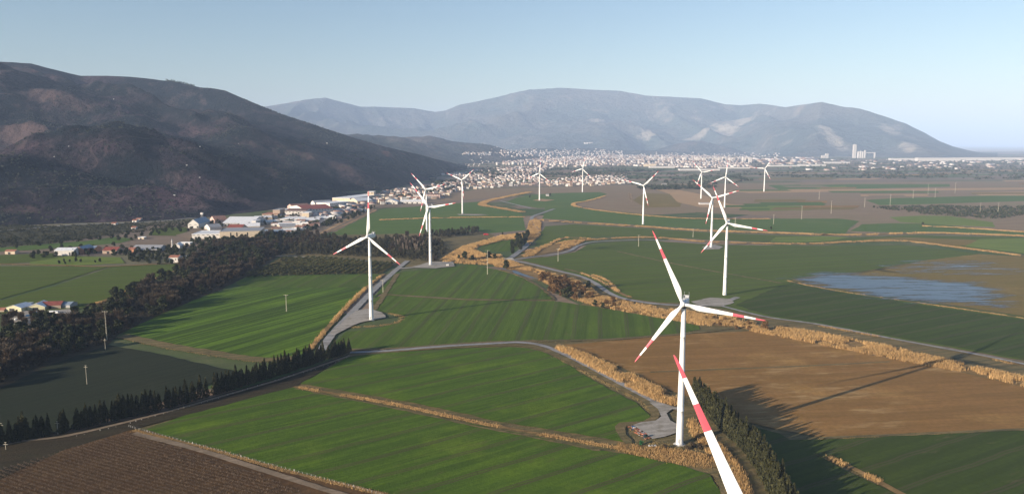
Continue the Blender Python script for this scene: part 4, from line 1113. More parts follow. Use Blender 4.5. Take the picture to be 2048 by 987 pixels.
# woodland between the left turbines
wood = [(545, 474), (600, 466), (660, 474), (720, 480), (830, 474), (870, 478), (900, 500), (870, 524), (780, 516), (640, 509), (562, 508)]
q = spaced(poly_points(wood, 9000), 9.0, 240)
for p in q:
    u_ = p[0] / p[1]
    where = 'at its left end' if u_ < -.26 else 'behind the near left turbine' if u_ < -.17 else 'left of the second left turbine' if u_ < -.12 else 'right behind the second left turbine'
    if vnoise(p[0] / 60, p[1] / 60, 40) > .15: plant(K_BARE, p, '@ brown leafless tree of the woodland, ' + where, 'leafless trees of the woodland behind the orchard', .8, 1.15)
    else: plant(K_WOOD, p, '@ dark broadleaf tree of the woodland, ' + where, 'evergreen trees of the woodland behind the orchard', .7, 1.1)
for p in spaced(poly_points([(850, 468), (900, 464), (955, 460), (958, 468), (900, 474), (855, 476)], 900), 8, 60):
    plant(K_CLUMP, p, '@ dark scrub tree in the low clump behind the second left turbine', 'scrub trees of the low clump behind the second left turbine', .7, 1.0)
for p in spaced(poly_points([(780, 482), (840, 480), (850, 492), (840, 506), (790, 500)], 600), 6, 45):
    plant(K_POPLAR, p, 'pale leafless poplar in the grove left of the second left turbine', 'pale poplars in the grove by the second left turbine', .7, 1.0)
# orchard in rows
a0, a1, b0, b1 = P(500, 552), P(775, 549), P(575, 516), P(795, 528)
poly = np.array([tuple(P(*p))[:2] for p in [(480, 556), (572, 516), (640, 514), (788, 527), (760, 548), (640, 550)]])
dirr = (P(560, 549) - P(640, 517)).normalized(); nrm = Vector((-dirr.y, dirr.x, 0))
orch = []
cc = P(640, 532)
for i in range(-30, 31):
    for j in range(-40, 41):
        p = cc + nrm * (i * 9.6) + dirr * (j * 4.4)
        if in_poly(np.array([[p.x, p.y]]), poly)[0]: orch.append(p)
orch.sort(key=lambda p: p.length)
print('orchard', len(orch))
for p in orch[:300]:
    plant(K_ORCH, (p.x + random.uniform(-.4, .4), p.y + random.uniform(-.4, .4)), '@ olive green orchard tree ' + ('at the front edge of the slanting rows' if p.length < 1010 else 'in the middle of the slanting rows' if p.length < 1060 else 'at the back of the slanting rows'), 'orchard trees in slanting rows', .9, 1.2)

def merged_clumps(name, Q, Zs, h, r, label, mat, nleaf=14, size=1.0):
    """many far bushes as one mass"""
    Q = np.asarray(Q); n = len(Q); Zs = np.asarray(Zs)
    s = RNG.uniform(.6, 1.3, n)
    C = np.repeat(np.column_stack([Q, Zs]), nleaf, 0)
    d = RNG.normal(0, 1, (n * nleaf, 3)); d /= np.linalg.norm(d, axis=1)[:, None]
    ss = np.repeat(s, nleaf)[:, None]
    C = C + d * np.array([r, r, h * .38]) * ss * RNG.uniform(.6, 1, (n * nleaf, 1)) + np.array([0, 0, h * .5]) * ss
    V, F = leaf_quads(C, size)
    tag(link(name, mesh_np(name, V, F, mat, rnd=RNG.uniform(0, 1, len(F)))), label, None, None, 'stuff')
if len(orch) > 300:
    r_ = orch[300:]
    merged_clumps('orchard_rows', [(p.x, p.y) for p in r_], [0] * len(r_), 4.4, 2.0, 'rear rows of the small orchard', M_ORCHARD, 60, .9)

def singles(K, lst, s0=.9, s1=1.1):
    for px, py, lab, sc in lst:
        p = P(px, py); plant(K, p, lab, None, sc * .97, sc * 1.03)
singles(K_RUST, [(1086, 562, 'round rust brown bush beside the upper river pool', 1.5), (1112, 584, 'large rust brown tree between the two river pools', 1.9), (1103, 574, 'second rust brown bush leaning on the largest one', 1.5),
                 (1150, 585, 'dark brown bush right of the lower river pool', .9), (1530, 660, 'rust brown bush at the left end of the wide reed bed', 1.0), (1120, 560, 'small brown bush under the river road', .8)])
singles(K_EVER, [(1012, 539, 'round dark tree in the golden reeds left of the river pool', 1.2), (1138, 598, 'dark tree below the lower river pool', 1.3), (1190, 612, 'dark brown bush in the golden reeds below the river road', .6), (1206, 618, 'second dark bush in the golden reeds below the river road', .6), (1177, 578, 'dark tree overhanging the river road', .9), (1128, 594, 'dark bush touching the tree below the lower pool', 1.1),
                 (1160, 600, 'dark shrub at the tip of the river bend', .5), (930, 520, 'dark tree in the orange reeds right of the second left turbine', 1.2), (945, 521, 'second dark tree in the orange reeds', 1.05), (918, 518, 'small dark tree in the orange reeds by the lane', .8),
                 (1005, 470, 'small dark tree before the orange reeds by the red shed', .7), (978, 518, 'dark tree left of the bridge', 1.0), (990, 519, 'dark bush beside the bridge', .8),
                 (1845, 450, 'lone round bush in the yellow green meadow', .8), (1542, 459, 'dark bush on the far reed bank', .6), (1060, 395, 'dark tree left of the farthest tan pad', 1.1), (1100, 392, 'dark tree by the lone white farmhouse', 1.1)])
for p in spaced(poly_points([(1022, 492), (1045, 470), (1056, 464), (1062, 474), (1042, 500), (1025, 508)], 500), 7, 26):
    plant(K_EVER, p, 'dark tree along the bending road at the river crossing', 'dark trees along the bending road', .8, 1.15)
for k in range(12):
    p = P(1262 - k * .25, 404 - k * 1.35); plant(K_POPLAR, (p.x + random.uniform(-6, 6), p.y), 'leafless poplar in the short double row on grey fallow land', 'poplars of the short double row', .9, 1.2)
K_RIVER = Kind('river_bush', 'bush', K_RUST.var)
for i, p in enumerate(spaced(poly_points([(1080, 556), (1110, 552), (1150, 566), (1185, 580), (1210, 598), (1240, 610), (1230, 618), (1180, 606), (1140, 598), (1112, 590), (1088, 570)], 900), 9, 34)):
    plant(K_RIVER, p, '@ brown bush among reeds in the river bend, ' + ('upper part' if p[1] > 760 else 'lower part'), 'brown bushes in the river bend', .45, .95)
for i, p in enumerate(spaced(poly_points([(1420, 634), (1500, 644), (1540, 656), (1530, 664), (1440, 656)], 400), 9, 12)):
    plant(K_RIVER, p, '@ brown bush where the river reeds meet the wide reed bed', 'brown bushes at the left end of the wide reed bed', .3, .6)
# trees round the left sheds and factories
for poly_, n_, d_, K_, lab, gr in (
    ([(60, 508), (100, 497), (180, 494), (240, 490), (250, 500), (235, 510), (200, 514), (150, 516), (60, 518)], 34, 11, K_YARD, '@ dark tree around the left sheds', 'trees around the left sheds'),
    ([(235, 505), (270, 498), (330, 500), (420, 490), (440, 505), (400, 520), (340, 530), (260, 524)], 120, 8, K_YARD, '@ dark tree around the grey roofed barn', 'trees around the grey roofed barn'),
    ([(380, 482), (430, 478), (520, 482), (560, 470), (600, 468), (560, 486), (480, 494), (400, 498)], 90, 9, K_FACTORY, '@ dark tree before the long cream factory', 'trees before the long cream factory'),
    ([(600, 468), (650, 455), (700, 440), (745, 418), (752, 412), (700, 426), (640, 446), (590, 462)], 80, 9, K_FACTORY, '@ dark tree between the factory yards and the tan strip', 'trees between factory yards and tan strip'),
    ([(300, 470), (380, 462), (470, 455), (560, 448), (600, 440), (590, 430), (480, 440), (400, 446), (310, 456)], 90, 14, K_FACTORY, '@ dark tree between the factories', 'trees between the factories'),
    ([(0, 480), (150, 470), (280, 466), (300, 478), (120, 488), (0, 500)], 30, 18, K_YARD, '@ dark bush on the olive scrub ground', 'bushes on the olive scrub ground'),
    ([(20, 634), (150, 632), (160, 650), (60, 660), (0, 668)], 26, 8, K_BARE, 'leafless tree beside the farm yard', 'leafless trees by the farm yard')):
    for p in spaced(poly_points(poly_, 4000), d_, n_): plant(K_, p, lab, gr, .65, 1.05)
for a_ in ((128, 523), (140, 524), (152, 523), (162, 524), (190, 525), (200, 524), (118, 527), (130, 528)):
    plant(K_EVER, P(*a_), 'round dark bush in the little row on the light green meadow', 'round bushes on the light green meadow', .45, .6)

Q = poly_points(belt, 3200)
merged_clumps('undergrowth', Q, np.zeros(len(Q)), 3.4, 2.2, 'tangled brown undergrowth filling the belt of trees', leaf_mat('brush', (0.03, 0.026, 0.014), (0.085, 0.062, 0.03)), 30, .8)
Q = poly_points(wood, 2200)
merged_clumps('undergrowth', Q, np.zeros(len(Q)), 3.6, 2.6, 'dark undergrowth filling the woodland behind the orchard', M_LEAF2, 24, 1.0)
# far masses: trees on the plain, in the town, scrub and olives on the hill
def rand_px(poly, n):
    return poly_points(poly, n)
mass = []
for poly_, n_ in (([(1090, 352), (1240, 345), (1420, 342), (1560, 345), (1700, 338), (2048, 334), (2400, 334), (2400, 356), (2048, 358), (1700, 360), (1500, 362), (1430, 370), (1330, 376), (1255, 372), (1240, 358), (1100, 358)], 2600),
                  ([(960, 335), (1100, 338), (1240, 336), (1400, 340), (1240, 346), (1090, 352), (960, 350)], 900),
                  ([(860, 360), (960, 346), (1020, 350), (960, 362), (930, 372), (880, 378)], 420),
                  ([(1500, 318), (2048, 316), (2400, 316), (2400, 335), (2048, 335), (1500, 340)], 2600),
                  ([(1270, 375), (1330, 372), (1400, 368), (1440, 372), (1400, 380), (1300, 384)], 260),
                  ([(560, 440), (700, 400), (860, 374), (940, 352), (960, 366), (860, 400), (740, 420), (620, 460)], 420),
                  ([(960, 310), (1500, 310), (1500, 332), (960, 336)], 1500),
                  ([(880, 300), (1000, 300), (1000, 330), (900, 335)], 500)):
    mass.append(rand_px(poly_, n_))
Q = np.concatenate(mass)
big = np.hypot(Q[:, 0], Q[:, 1])
keep = vnoise(Q[:, 0] / 260, Q[:, 1] / 160, 66) + .5 * vnoise(Q[:, 0] / 90, Q[:, 1] / 90, 67) > -.1
Q = Q[keep]; Z = np.maximum(0, np.maximum(foothills(Q[:, 0], Q[:, 1]), hill_far(Q[:, 0], Q[:, 1])))
merged_clumps('distant_trees', Q, Z, 9, 7, 'mass of dark trees spread around the distant town and plain', M_LEAF, 16, 5.0)
Q = poly_points([(1745, 415), (1900, 411), (1945, 414), (2048, 412), (2300, 414), (2300, 428), (2048, 430), (1990, 438), (1860, 430)], 1700)
merged_clumps('distant_orchard', Q, np.zeros(len(Q)), 4.5, 3, 'dark distant orchard block on the right', M_LEAF, 9, 2.4)
Q = poly_points([(0, 450), (120, 452), (270, 446), (380, 440), (400, 452), (300, 462), (190, 478), (100, 488), (0, 496), (-400, 502), (-400, 460)], 2600)
merged_clumps('scrub_bushes', Q, np.zeros(len(Q)), 3.6, 2.4, 'olive bushes dotted over the flat ground under the hill', M_CLUMPLEAF, 12, 1.7)
# olives and scrub on the dark hill
xs = RNG.uniform(-3400, 100, 90000); ys = RNG.uniform(1100, 5600, 90000)
hh = hill_left(xs, ys)
ok = (hh > 2) & (hh < 420) & (vnoise(xs / 230, ys / 230, 81) + .6 * vnoise(xs / 70, ys / 70, 83) - hh / 900 > -.15)
Q = np.stack([xs, ys], -1)[ok]; Z = hh[ok]
sel = RNG.permutation(len(Q))[:15000]
merged_clumps('olive_scrub', Q[sel], Z[sel] - .6, 4.5, 2.8, 'olive trees and scrub dotted over the dark hillside', leaf_mat('olive_leaf', (0.03, 0.036, 0.026), (0.085, 0.09, 0.06)), 7, 2.8)
# pines on the summit of the dark hill
pts = []
for px in np.arange(-40, 560, 1.6):
    t = on_land(px, np.interp(px, [p[0] for p in SKY_L], [p[1] for p in SKY_L]) + 1.5, 1500, 7000)
    if t is not None and (vnoise(np.array(px / 45.0), np.array(0.5), 33) > -.1 or px < 150): pts.append(t)
print('pines', len(pts))
if pts:
    merged_clumps('ridge_pines', [(p.x, p.y) for p in pts], [p.z - 2 for p in pts], 15, 5, 'line of small pines along the crest of the dark hill', M_LEAF, 14, 4.0)

# ------------------------------------------------------------------ poles and pylons
M_CONCPOLE = simple('pale_concrete_pole', (0.46, 0.42, 0.33), 0.85, 0.1, 1.0)
M_STEEL = simple('galvanised_steel', (0.3, 0.31, 0.32), 0.5, 0.1, 1.0)
def lattice_pole(loc, h, label, group=None, arm=2.6):
    """tapering ladder-like concrete pole with a cross arm and insulators"""
    root = empty('power_pole', loc, random.uniform(-.3, .3))
    mb = MB(); w0, w1 = .42, .18
    for s_ in (-1, 1): mb.tube((s_ * w0, 0, 0), (s_ * w1, 0, h), .16, .1, 4, smooth=False)
    n_ = int(h / 1.3)
    for k in range(n_):
        z = (k + .5) * h / n_; w = w0 + (w1 - w0) * z / h; mb.box((0, 0, z), (2 * w, .16, .28))
    mb.build('mast', M_CONCPOLE, root)
    c = MB(); c.box((0, 0, h - .25), (arm * 2, .16, .18)); c.build('cross_arm', M_CONCPOLE, root)
    for x in (-arm + .2, 0, arm - .2):
        c = MB(); z = h - .16 if x else h; c.lathe([(.05, z), (.14, z + .1), (.08, z + .25), (.14, z + .35), (.03, z + .5)], 8, 0, (x, 0)); c.build('insulator', M_GREYM, root)
    return tag(root, label, 'power pole', group)
for px, base, top, lab in ((573, 623, 590, 'pale ladder-like power pole standing alone in the bright drilled field'), (975, 549, 500, 'tall pale power pole at the rim of the ribbed field near the river'),
                           (766, 585, 560, 'power pole beside the road to the left turbines'), (1116, 523, 497, 'pale power pole at the left corner of the dark green field'),
                           (1277, 493, 470, 'pale power pole in the dark field below the reed hedge'), (1386, 474, 458, 'small power pole between the two reed banks'), (1470, 456, 436, 'power pole beside the tall turbine behind the reed bank'),
                           (214, 682, 628, 'tall dark power pole in front of the belt of trees'), (1603, 438, 414, 'distant power pole at the green and brown field edge'), (1547, 448, 430, 'short distant power pole on the reed bank'),
                           (1662, 427, 404, 'distant power pole on the pinkish fallow'), (1729, 414, 398, 'distant power pole before the orchard block'), (1780, 410, 392, 'distant power pole above the orchard block'), (1638, 399, 384, 'distant power pole in the dull plain'),
                           (1826, 397, 383, 'distant power pole beside the tan field'), (1870, 395, 379, 'distant power pole left of the pink field'), (1960, 424, 408, 'distant power pole among the orchard rows'), (1996, 424, 408, 'distant power pole right in the orchard rows'),
                           (1856, 388, 370, 'thin distant power pole on the tan fallow'), (1910, 386, 368, 'thin distant power pole near the right side'), (852, 400, 375, 'power pole between the houses and the big green field'), (1007, 345, 325, 'tall mast at the foot of the low hills')):
    p = P(px, base); h = (base - top) * math.hypot(p.y, p.x) / FPX
    lattice_pole(p, h * 1.02, lab, 'pale power poles over the plain')
def tee_pole(px, base, top, lab):
    p = P(px, base); h = (base - top) * p.length / FPX * 1.05
    root = empty('utility_pole', p, -.15)
    mb = MB(); mb.tube((0, 0, 0), (0, 0, h), .17, .11, 8); mb.build('mast', M_CONCPOLE, root)
    mb = MB(); mb.box((0, 0, h - 1.2), (2.8, .14, .16)); mb.build('cross_arm', M_CONCPOLE, root)
    mb = MB(); mb.box((.1, 0, h), (1.3, .14, .14)); mb.build('top_arm', M_CONCPOLE, root)
    tag(root, lab, 'utility pole')
tee_pole(174, 769, 735, 'thin white utility pole standing in the almost black field')
tee_pole(116, 868, 845, 'pale T shaped utility pole at the left end of the cypress hedge')
tee_pole(3, 862, 848, 'short pale utility pole at the left edge of the picture')
tee_pole(211, 700, 680, 'small pale utility pole below the tall dark one')
tee_pole(12, 900, 886, 'low pale post beside the dark lane at the left edge')

# ------------------------------------------------------------------ vineyard and its fence
M_VINE = leaf_mat('vine_wood', (0.1, 0.07, 0.045), (0.22, 0.155, 0.1))
M_POST = simple('white_fence_post', (0.42, 0.4, 0.36), 0.8, 0.08)
vp = np.array([tuple(P(*p))[:2] for p in [(-260, 1010), (0, 940), (60, 925), (130, 903), (258, 866), (400, 912), (520, 950), (600, 985), (720, 1060), (860, 1300), (-260, 1300)]])
# rows run from upper left to lower right in the photograph
ra, rb = P(60, 930), P(300, 1000)
rd = (rb - ra).normalized(); rn = Vector((-rd.y, rd.x, 0))
corner = P(258, 866)
row_id = 0
for i in range(-30, 75):
    o0 = corner - rn * (i * 2.9 + 1.5)
    ts = np.arange(-150, 260, .55); q = np.stack([o0.x + rd.x * ts, o0.y + rd.y * ts], -1)
    ins = in_poly(q, vp); q = q[ins]
    if len(q) < 30: continue
    mid = q[len(q) // 2]
    # skip rows whose every point falls outside the view
    u = q[:, 0] / np.maximum(1, q[:, 1]) ; vis = (q[:, 1] > 215) & (np.abs(u) < .85)
    if vis.sum() < 20: continue
    q = q[vis]
    dist = np.hypot(q[:, 0], q[:, 1])
    n = len(q) * 7
    b = np.repeat(q, 7, 0) + RNG.normal(0, .28, (n, 2)) * 1.0
    z0 = RNG.uniform(.15, 1.3, n); a_ = RNG.uniform(0, 2 * PI, n); l_ = RNG.uniform(.5, 1.1, n)
    w = .07
    d3 = np.stack([np.cos(a_) * .45 * l_, np.sin(a_) * .45 * l_, RNG.uniform(.1, .9, n) * l_], -1)
    p0 = np.column_stack([b, z0]); p1 = p0 + d3; s = np.stack([-np.sin(a_), np.cos(a_), np.zeros(n)], -1) * w
    V = np.stack([p0 - s, p0 + s, p1 + s * .6, p1 - s * .6], 1).reshape(-1, 3)
    row = link('vine_row', mesh_np('vine_row', V, np.arange(4 * n).reshape(n, 4), M_VINE, rnd=RNG.uniform(0, 1, n)))
    tag(row, 'row of bare brown vines in the vineyard at the lower left', 'vine row', 'rows of bare vines in the vineyard')
    ps = MB()
    for k in range(0, len(q), 11): ps.box((q[k][0], q[k][1], 1.0), (.1, .1, 2.0))
    if ps.v: tag(ps.build('row_posts', M_BARK, row), kind='stuff')
    row_id += 1
print('vine rows', row_id)
fence = empty('post_fence', P(268, 858))
tag(fence, 'white post fence with wires and triangular braces along the vineyard', 'fence')
L = smooth_line([P(258, 854), P(290, 864), P(400, 893), P(520, 926), P(640, 958), P(760, 991), P(840, 1022), P(930, 1090), P(1000, 1200)], 2.9)
fl = fence.location
pm = MB(); pm.box((0, 0, .85), (.13, .13, 1.7)); pmesh = pm.mesh('fence_post', M_POST)
br = MB(); br.tube((-.9, 0, 0), (0, 0, 2.0), .09, n=5); br.tube((.9, 0, 0), (0, 0, 2.0), .09, n=5); bmesh_ = br.mesh('brace', M_POST)
for i, p in enumerate(L):
    d = L[min(i + 1, len(L) - 1)] - L[max(0, i - 1)]; rz = math.atan2(d.y, d.x)
    if i % 13 == 6:
        o = link('brace', bmesh_, fence, (p.x - fl.x, p.y - fl.y, 0)); o.rotation_euler = (0, 0, rz)
    o = link('fence_post', pmesh, fence, (p.x - fl.x, p.y - fl.y, 0)); o.rotation_euler = (0, random.uniform(-.05, .05), rz)
for z in (.6, 1.2, 1.8):
    w = MB()
    for a_, b_ in zip(L[:-1], L[1:]): w.tube((a_.x - fl.x, a_.y - fl.y, z), (b_.x - fl.x, b_.y - fl.y, z), .015, n=3, cap=False)
    w.build('wire', M_STEEL, fence)
# pale stakes along the dark lane
L = smooth_line([P(150, 872), P(250, 848), P(330, 826), P(450, 792), P(560, 758), P(640, 735), P(695, 715)], 3.6)
f2 = empty('stake_fence', (L[0].x, L[0].y, 0)); tag(f2, 'line of short pale stakes beside the dirt lane under the cypress hedge', 'fence')
sm = MB(); sm.box((0, 0, .7), (.2, .2, 1.4)); smesh = sm.mesh('stake', M_POST)
for i, p in enumerate(L):
    if random.random() < .2: continue
    o = link('stake', smesh, f2, (p.x - L[0].x + random.uniform(-.4, .4), p.y - L[0].y - 2.4, 0)); o.scale = (1, 1, random.uniform(.5, 1.1))

# ------------------------------------------------------------------ buildings
def wallm(n, c): return simple(n, c, .85, .1, .25)
W_WHITE = wallm('white_render', (0.55, 0.52, 0.48)); W_CREAM = wallm('cream_render', (0.5, 0.41, 0.3)); W_PINK = wallm('pale_pink_render', (0.45, 0.33, 0.29))
W_YELL = wallm('yellow_cream_sheet', (0.5, 0.47, 0.31)); W_BRICK = wallm('orange_brick', (0.42, 0.2, 0.11)); W_GREY = wallm('grey_render', (0.36, 0.35, 0.34)); W_TAN = wallm('tan_render', (0.33, 0.25, 0.19))
R_TERRA = simple('terracotta_roof', (0.27, 0.115, 0.075), .85, .25, .4); R_DULL = simple('weathered_tile_roof', (0.22, 0.12, 0.09), .9, .3, .4); R_GREY = simple('grey_sheet_roof', (0.27, 0.27, 0.28), .5, .12, .3); R_WHITE = simple('white_sheet_roof', (0.66, 0.66, 0.66), .5, .1, .3)
R_BLUE = simple('blue_grey_roof', (0.2, 0.25, 0.31), .5, .15, .3); R_RED = simple('dark_red_roof', (0.2, 0.055, 0.04), .8, .25, .4); R_BROWN = simple('brown_flat_roof', (0.14, 0.08, 0.065), .85, .2, .3)
M_OPEN = simple('dark_opening', (0.02, 0.02, 0.022), .5, .1); M_BLUEP = simple('blue_painted_metal', (0.03, 0.12, 0.27), .45, .15)

def building(name, a, b, depth, h, roof, wall, rmat, label, cat='building', group=None, rise=None, axis='x', openings=(), chimney=False, winrows=0, z=0.0, wincol=None):
    """front wall runs from a to b on the ground; the building extends behind it. axis: ridge along the front ('x') or into depth ('y')"""
    a, b = Vector(a), Vector(b); w = (b - a).length; rz = math.atan2(b.y - a.y, b.x - a.x)
    root = empty(name, (a.x, a.y, z), rz)
    tag(root, label, cat, group)
    if not openings and name in ('factory', 'warehouse', 'barn', 'cottage', 'shed'):
        k_ = max(1, int(w / 14)); openings = tuple(('door', (i_ + .3) / k_, (i_ + .3) / k_ + min(.3, 4.0 / w), 0, min(.7, 4.0 / max(h, 1))) for i_ in range(k_))
        if h > 5 and w > 20: openings += tuple(('window', (i_ + .15) / (k_ * 2), (i_ + .65) / (k_ * 2), .78, .88) for i_ in range(k_ * 2))
    mb = MB()
    rise = rise if rise is not None else (0.0 if roof == 'flat' else .18 * (depth if axis == 'x' else w))
    V = [(0, 0, -1), (w, 0, -1), (w, depth, -1), (0, depth, -1), (0, 0, h), (w, 0, h), (w, depth, h), (0, depth, h)]
    F = [(0, 1, 5, 4), (1, 2, 6, 5), (2, 3, 7, 6), (3, 0, 4, 7)]
    if roof == 'flat': F.append((4, 5, 6, 7))
    elif axis == 'x':
        V += [(0, depth / 2, h + rise), (w, depth / 2, h + rise)]; F += [(7, 4, 8), (5, 6, 9)]
    else:
        V += [(w / 2, 0, h + rise), (w / 2, depth, h + rise)]; F += [(4, 5, 8), (6, 7, 9)]
    mb.add(V, F); wallo = mb.build('wall', wall, root)
    rb_ = MB(); e = .4; t = .18
    if roof == 'flat':
        rb_.box((w / 2, depth / 2, h + t / 2 + .02), (w + .5, depth + .5, t))
        pw = .25
        for c, d in (((w / 2, .0, h + .4), (w + .6, pw, .5)), ((w / 2, depth, h + .4), (w + .6, pw, .5)), ((-.15, depth / 2, h + .4), (pw, depth - .3, .5)), ((w + .15, depth / 2, h + .4), (pw, depth - .3, .5))): rb_.box(c, d)
    else:
        def slab(p): # p: four corners of the upper side
            n_ = len(p); lo = [(x, y, z_ - t) for x, y, z_ in p]
            rb_.add(list(p) + lo, [(0, 1, 2, 3), (7, 6, 5, 4), (0, 4, 5, 1), (1, 5, 6, 2), (2, 6, 7, 3), (3, 7, 4, 0)])
        z0, z1 = h + .12, h + rise + .2
        if axis == 'x':
            k = rise / (depth / 2) * e
            slab([(-e, -e, z0 - k), (w + e, -e, z0 - k), (w + e, depth / 2, z1), (-e, depth / 2, z1)]); slab([(-e, depth / 2, z1), (w + e, depth / 2, z1), (w + e, depth + e, z0 - k), (-e, depth + e, z0 - k)])
        else:
            k = rise / (w / 2) * e
            slab([(-e, -e, z0 - k), (w / 2, -e, z1), (w / 2, depth + e, z1), (-e, depth + e, z0 - k)]); slab([(w / 2, -e, z1), (w + e, -e, z0 - k), (w + e, depth + e, z0 - k), (w / 2, depth + e, z1)])
    roofo = rb_.build('roof', rmat, root)
    if chimney:
        c = MB(); c.box((w * .3, depth * .6, h + rise + .5), (.6, .6, 1.4)); c.build('chimney', wall, roofo)
    for nm, x0, x1, z0, z1 in openings:
        c = MB(); c.box(((x0 + x1) / 2 * w, -.02, (z0 + z1) / 2 * h), ((x1 - x0) * w, .16, (z1 - z0) * h)); c.build(nm, wincol or M_OPEN, root)
    if winrows:
        ncol = max(2, int(w / 4.5))
        for r in range(winrows):
            for cc_ in range(ncol):
                c = MB(); c.box(((cc_ + .5) * w / ncol, -.02, (r + .55) * h / winrows), (1.7, .12, min(1.6, h / winrows * .5))); c.build('window', M_OPEN, root)
    return root
def bpx(name, xl, xr, yb, hpx, depth, roof, wall, rmat, label, dy=0.0, **kw):
    a, b = P(xl, yb), P(xr, yb + dy); d = (a.length + b.length) / 2
    return building(name, a, b, depth, hpx * d / FPX, roof, wall, rmat, label, **kw)

B = bpx
# the farm by the belt of trees
B('farm_shed', 13, 43, 623, 7.5, 16, 'gable', W_YELL, R_WHITE, 'pale yellow open fronted shed at the left of the farm', dy=1, rise=2.6, axis='y', openings=(('opening', .2, .55, 0, .8), ('opening', .62, .72, 0, .6)))
B('farm_shed', 55, 90, 621, 6.5, 18, 'gable', W_YELL, R_WHITE, 'cream shed with pale roof in the middle of the farm', dy=-1, rise=3.2, axis='y', openings=(('opening', .3, .62, 0, .8),))
B('farm_shed', 40, 56, 616, 6, 10, 'flat', W_GREY, R_BLUE, 'low dark blue roofed lean-to between the two pale farm sheds')
B('farm_barn', 72, 122, 619, 7, 15, 'gable', W_TAN, R_RED, 'long red roofed barn behind the white truck', dy=-2, rise=2.6, openings=(('door', .1, .3, 0, .75), ('door', .5, .62, 0, .8)))
B('farm_shed', 122, 140, 616, 6, 14, 'gable', W_GREY, R_BLUE, 'blue roofed shed at the right end of the farm', rise=2.0)
B('farm_shed', -14, 8, 624, 4, 8, 'gable', W_TAN, R_TERRA, 'small red roofed house at the left edge by the farm', rise=1.6)
S('farm_yard', [(0, 632), (40, 622), (110, 622), (140, 618), (150, 628), (110, 640), (60, 652), (10, 648)], M_PAD, 'pale dusty farm yard', wob=.6)

M_TRUCK = simple('white_truck_paint', (0.78, 0.78, 0.76), .4, .04); M_TYRE = simple('black_rubber', (0.02, 0.02, 0.02), .9, .1); M_GLASS = simple('dark_glass', (0.03, 0.04, 0.05), .15, .1)
def truck(loc, rz, label, L_=7.0, name='parked_truck'):
    r = empty(name, loc, rz); tag(r, label, 'truck')
    b = MB(); b.box((0, 0, .75), (L_, 1.1, .3)); b.build('chassis', M_GREYM, r)
    b = MB(); b.box((-1.0, 0, 2.0), (L_ - 2.2, 2.4, 2.2)); b.build('cargo_box', M_TRUCK, r)
    c = MB(); x = L_ / 2; c.add([(x - 1.9, -1.15, .7), (x, -1.15, .7), (x, 1.15, .7), (x - 1.9, 1.15, .7), (x - 1.9, -1.15, 2.7), (x - .5, -1.05, 2.7), (x - .5, 1.05, 2.7), (x - 1.9, 1.15, 2.7), (x, -1.15, 1.7), (x, 1.15, 1.7)],
        [(0, 1, 8, 5, 4), (3, 7, 6, 9, 2), (1, 2, 9, 8), (8, 9, 6, 5), (4, 5, 6, 7), (0, 4, 7, 3)]); cab = c.build('cab', M_TRUCK, r)
    g = MB(); g.box((x - .22, 0, 2.2), (.1, 1.9, .7)); o = g.build('windscreen', M_GLASS, cab)
    for sx in (-L_ / 2 + 1.2, -L_ / 2 + 2.4, L_ / 2 - 1.1):
        for s_ in (-1, 1):
            w = MB(); w.tube((sx, s_ * .8, .48), (sx, s_ * 1.15, .48), .48, n=14); w.build('wheel', M_TYRE, r)
    return r
truck(P(108, 627), .1, 'white box truck parked in the farm yard before the red barn', 9)
truck(P(972, 470), .2, 'red truck by the white van on the lane in the orange reeds', 9)
for ch in bpy.data.objects:
    pass
red = [o for o in bpy.data.objects if o.get('label', '').startswith('red truck')][0]
M_REDV = simple('red_vehicle_paint', (0.5, 0.03, 0.04), .5, .08)
for ch in red.children:
    if ch.name.startswith(('cargo_box', 'cab')):
        ch.data.materials.clear(); ch.data.materials.append(M_REDV)
def machine(px, py, rz, label, mat, name='farm_machine', L_=5.0):
    r = empty(name, P(px, py), rz); tag(r, label, 'farm machine')
    b = MB(); b.box((0, 0, 1.0), (L_, .35, .35)); b.box((0, .9, 1.0), (L_, .3, .3)); b.box((-L_ / 2, .45, 1.0), (.3, 1.2, .3)); b.box((L_ / 2, .45, 1), (.3, 1.2, .3)); b.build('frame', mat, r)
    b = MB(); b.add([(-1.2, -.6, 1.2), (1.2, -.6, 1.2), (1.2, 1.2, 1.2), (-1.2, 1.2, 1.2), (-1.7, -.9, 2.5), (1.7, -.9, 2.5), (1.7, 1.5, 2.5), (-1.7, 1.5, 2.5)], [(3, 2, 1, 0), (4, 5, 6, 7), (0, 1, 5, 4), (1, 2, 6, 5), (2, 3, 7, 6), (3, 0, 4, 7)]); b.build('hopper', mat, r)
    for s_ in (-1, 1):
        w = MB(); w.tube((s_ * L_ * .35, -.2, .6), (s_ * L_ * .35, .15, .6), .6, n=14); w.build('wheel', M_TYRE, r)
machine(56, 634, .3, 'blue farm implement behind the white trough', M_BLUEP); machine(92, 631, -.2, 'bright blue implement before the white truck', simple('bright_blue_paint', (0.04, 0.22, 0.42), .45, .1)); machine(74, 628, .6, 'small dark blue implement in the farm yard', M_BLUEP, L_=4)
t = empty('water_trough', P(44, 638), .12); tag(t, 'long white trough in the farm yard', 'trough')
b = MB(); b.box((0, 0, .75), (14, 1.2, .1)); b.box((0, -.6, .95), (14, .1, .4)); b.box((0, .6, .95), (14, .1, .4)); b.build('basin', M_TRUCK, t)
for x in (-6, -2, 2, 6):
    b = MB(); b.box((x, 0, .35), (.3, 1.0, .7)); b.build('leg', M_GREYM, t)
b = MB(); b.lathe([(1.0, 0), (1.25, .3), (1.3, 1.6), (1.0, 2.0), (.3, 2.2)], 18); o = b.build('water_tank', M_TRUCK, None, P(31, 641)); tag(o, 'round white water tank at the left end of the trough', 'tank')

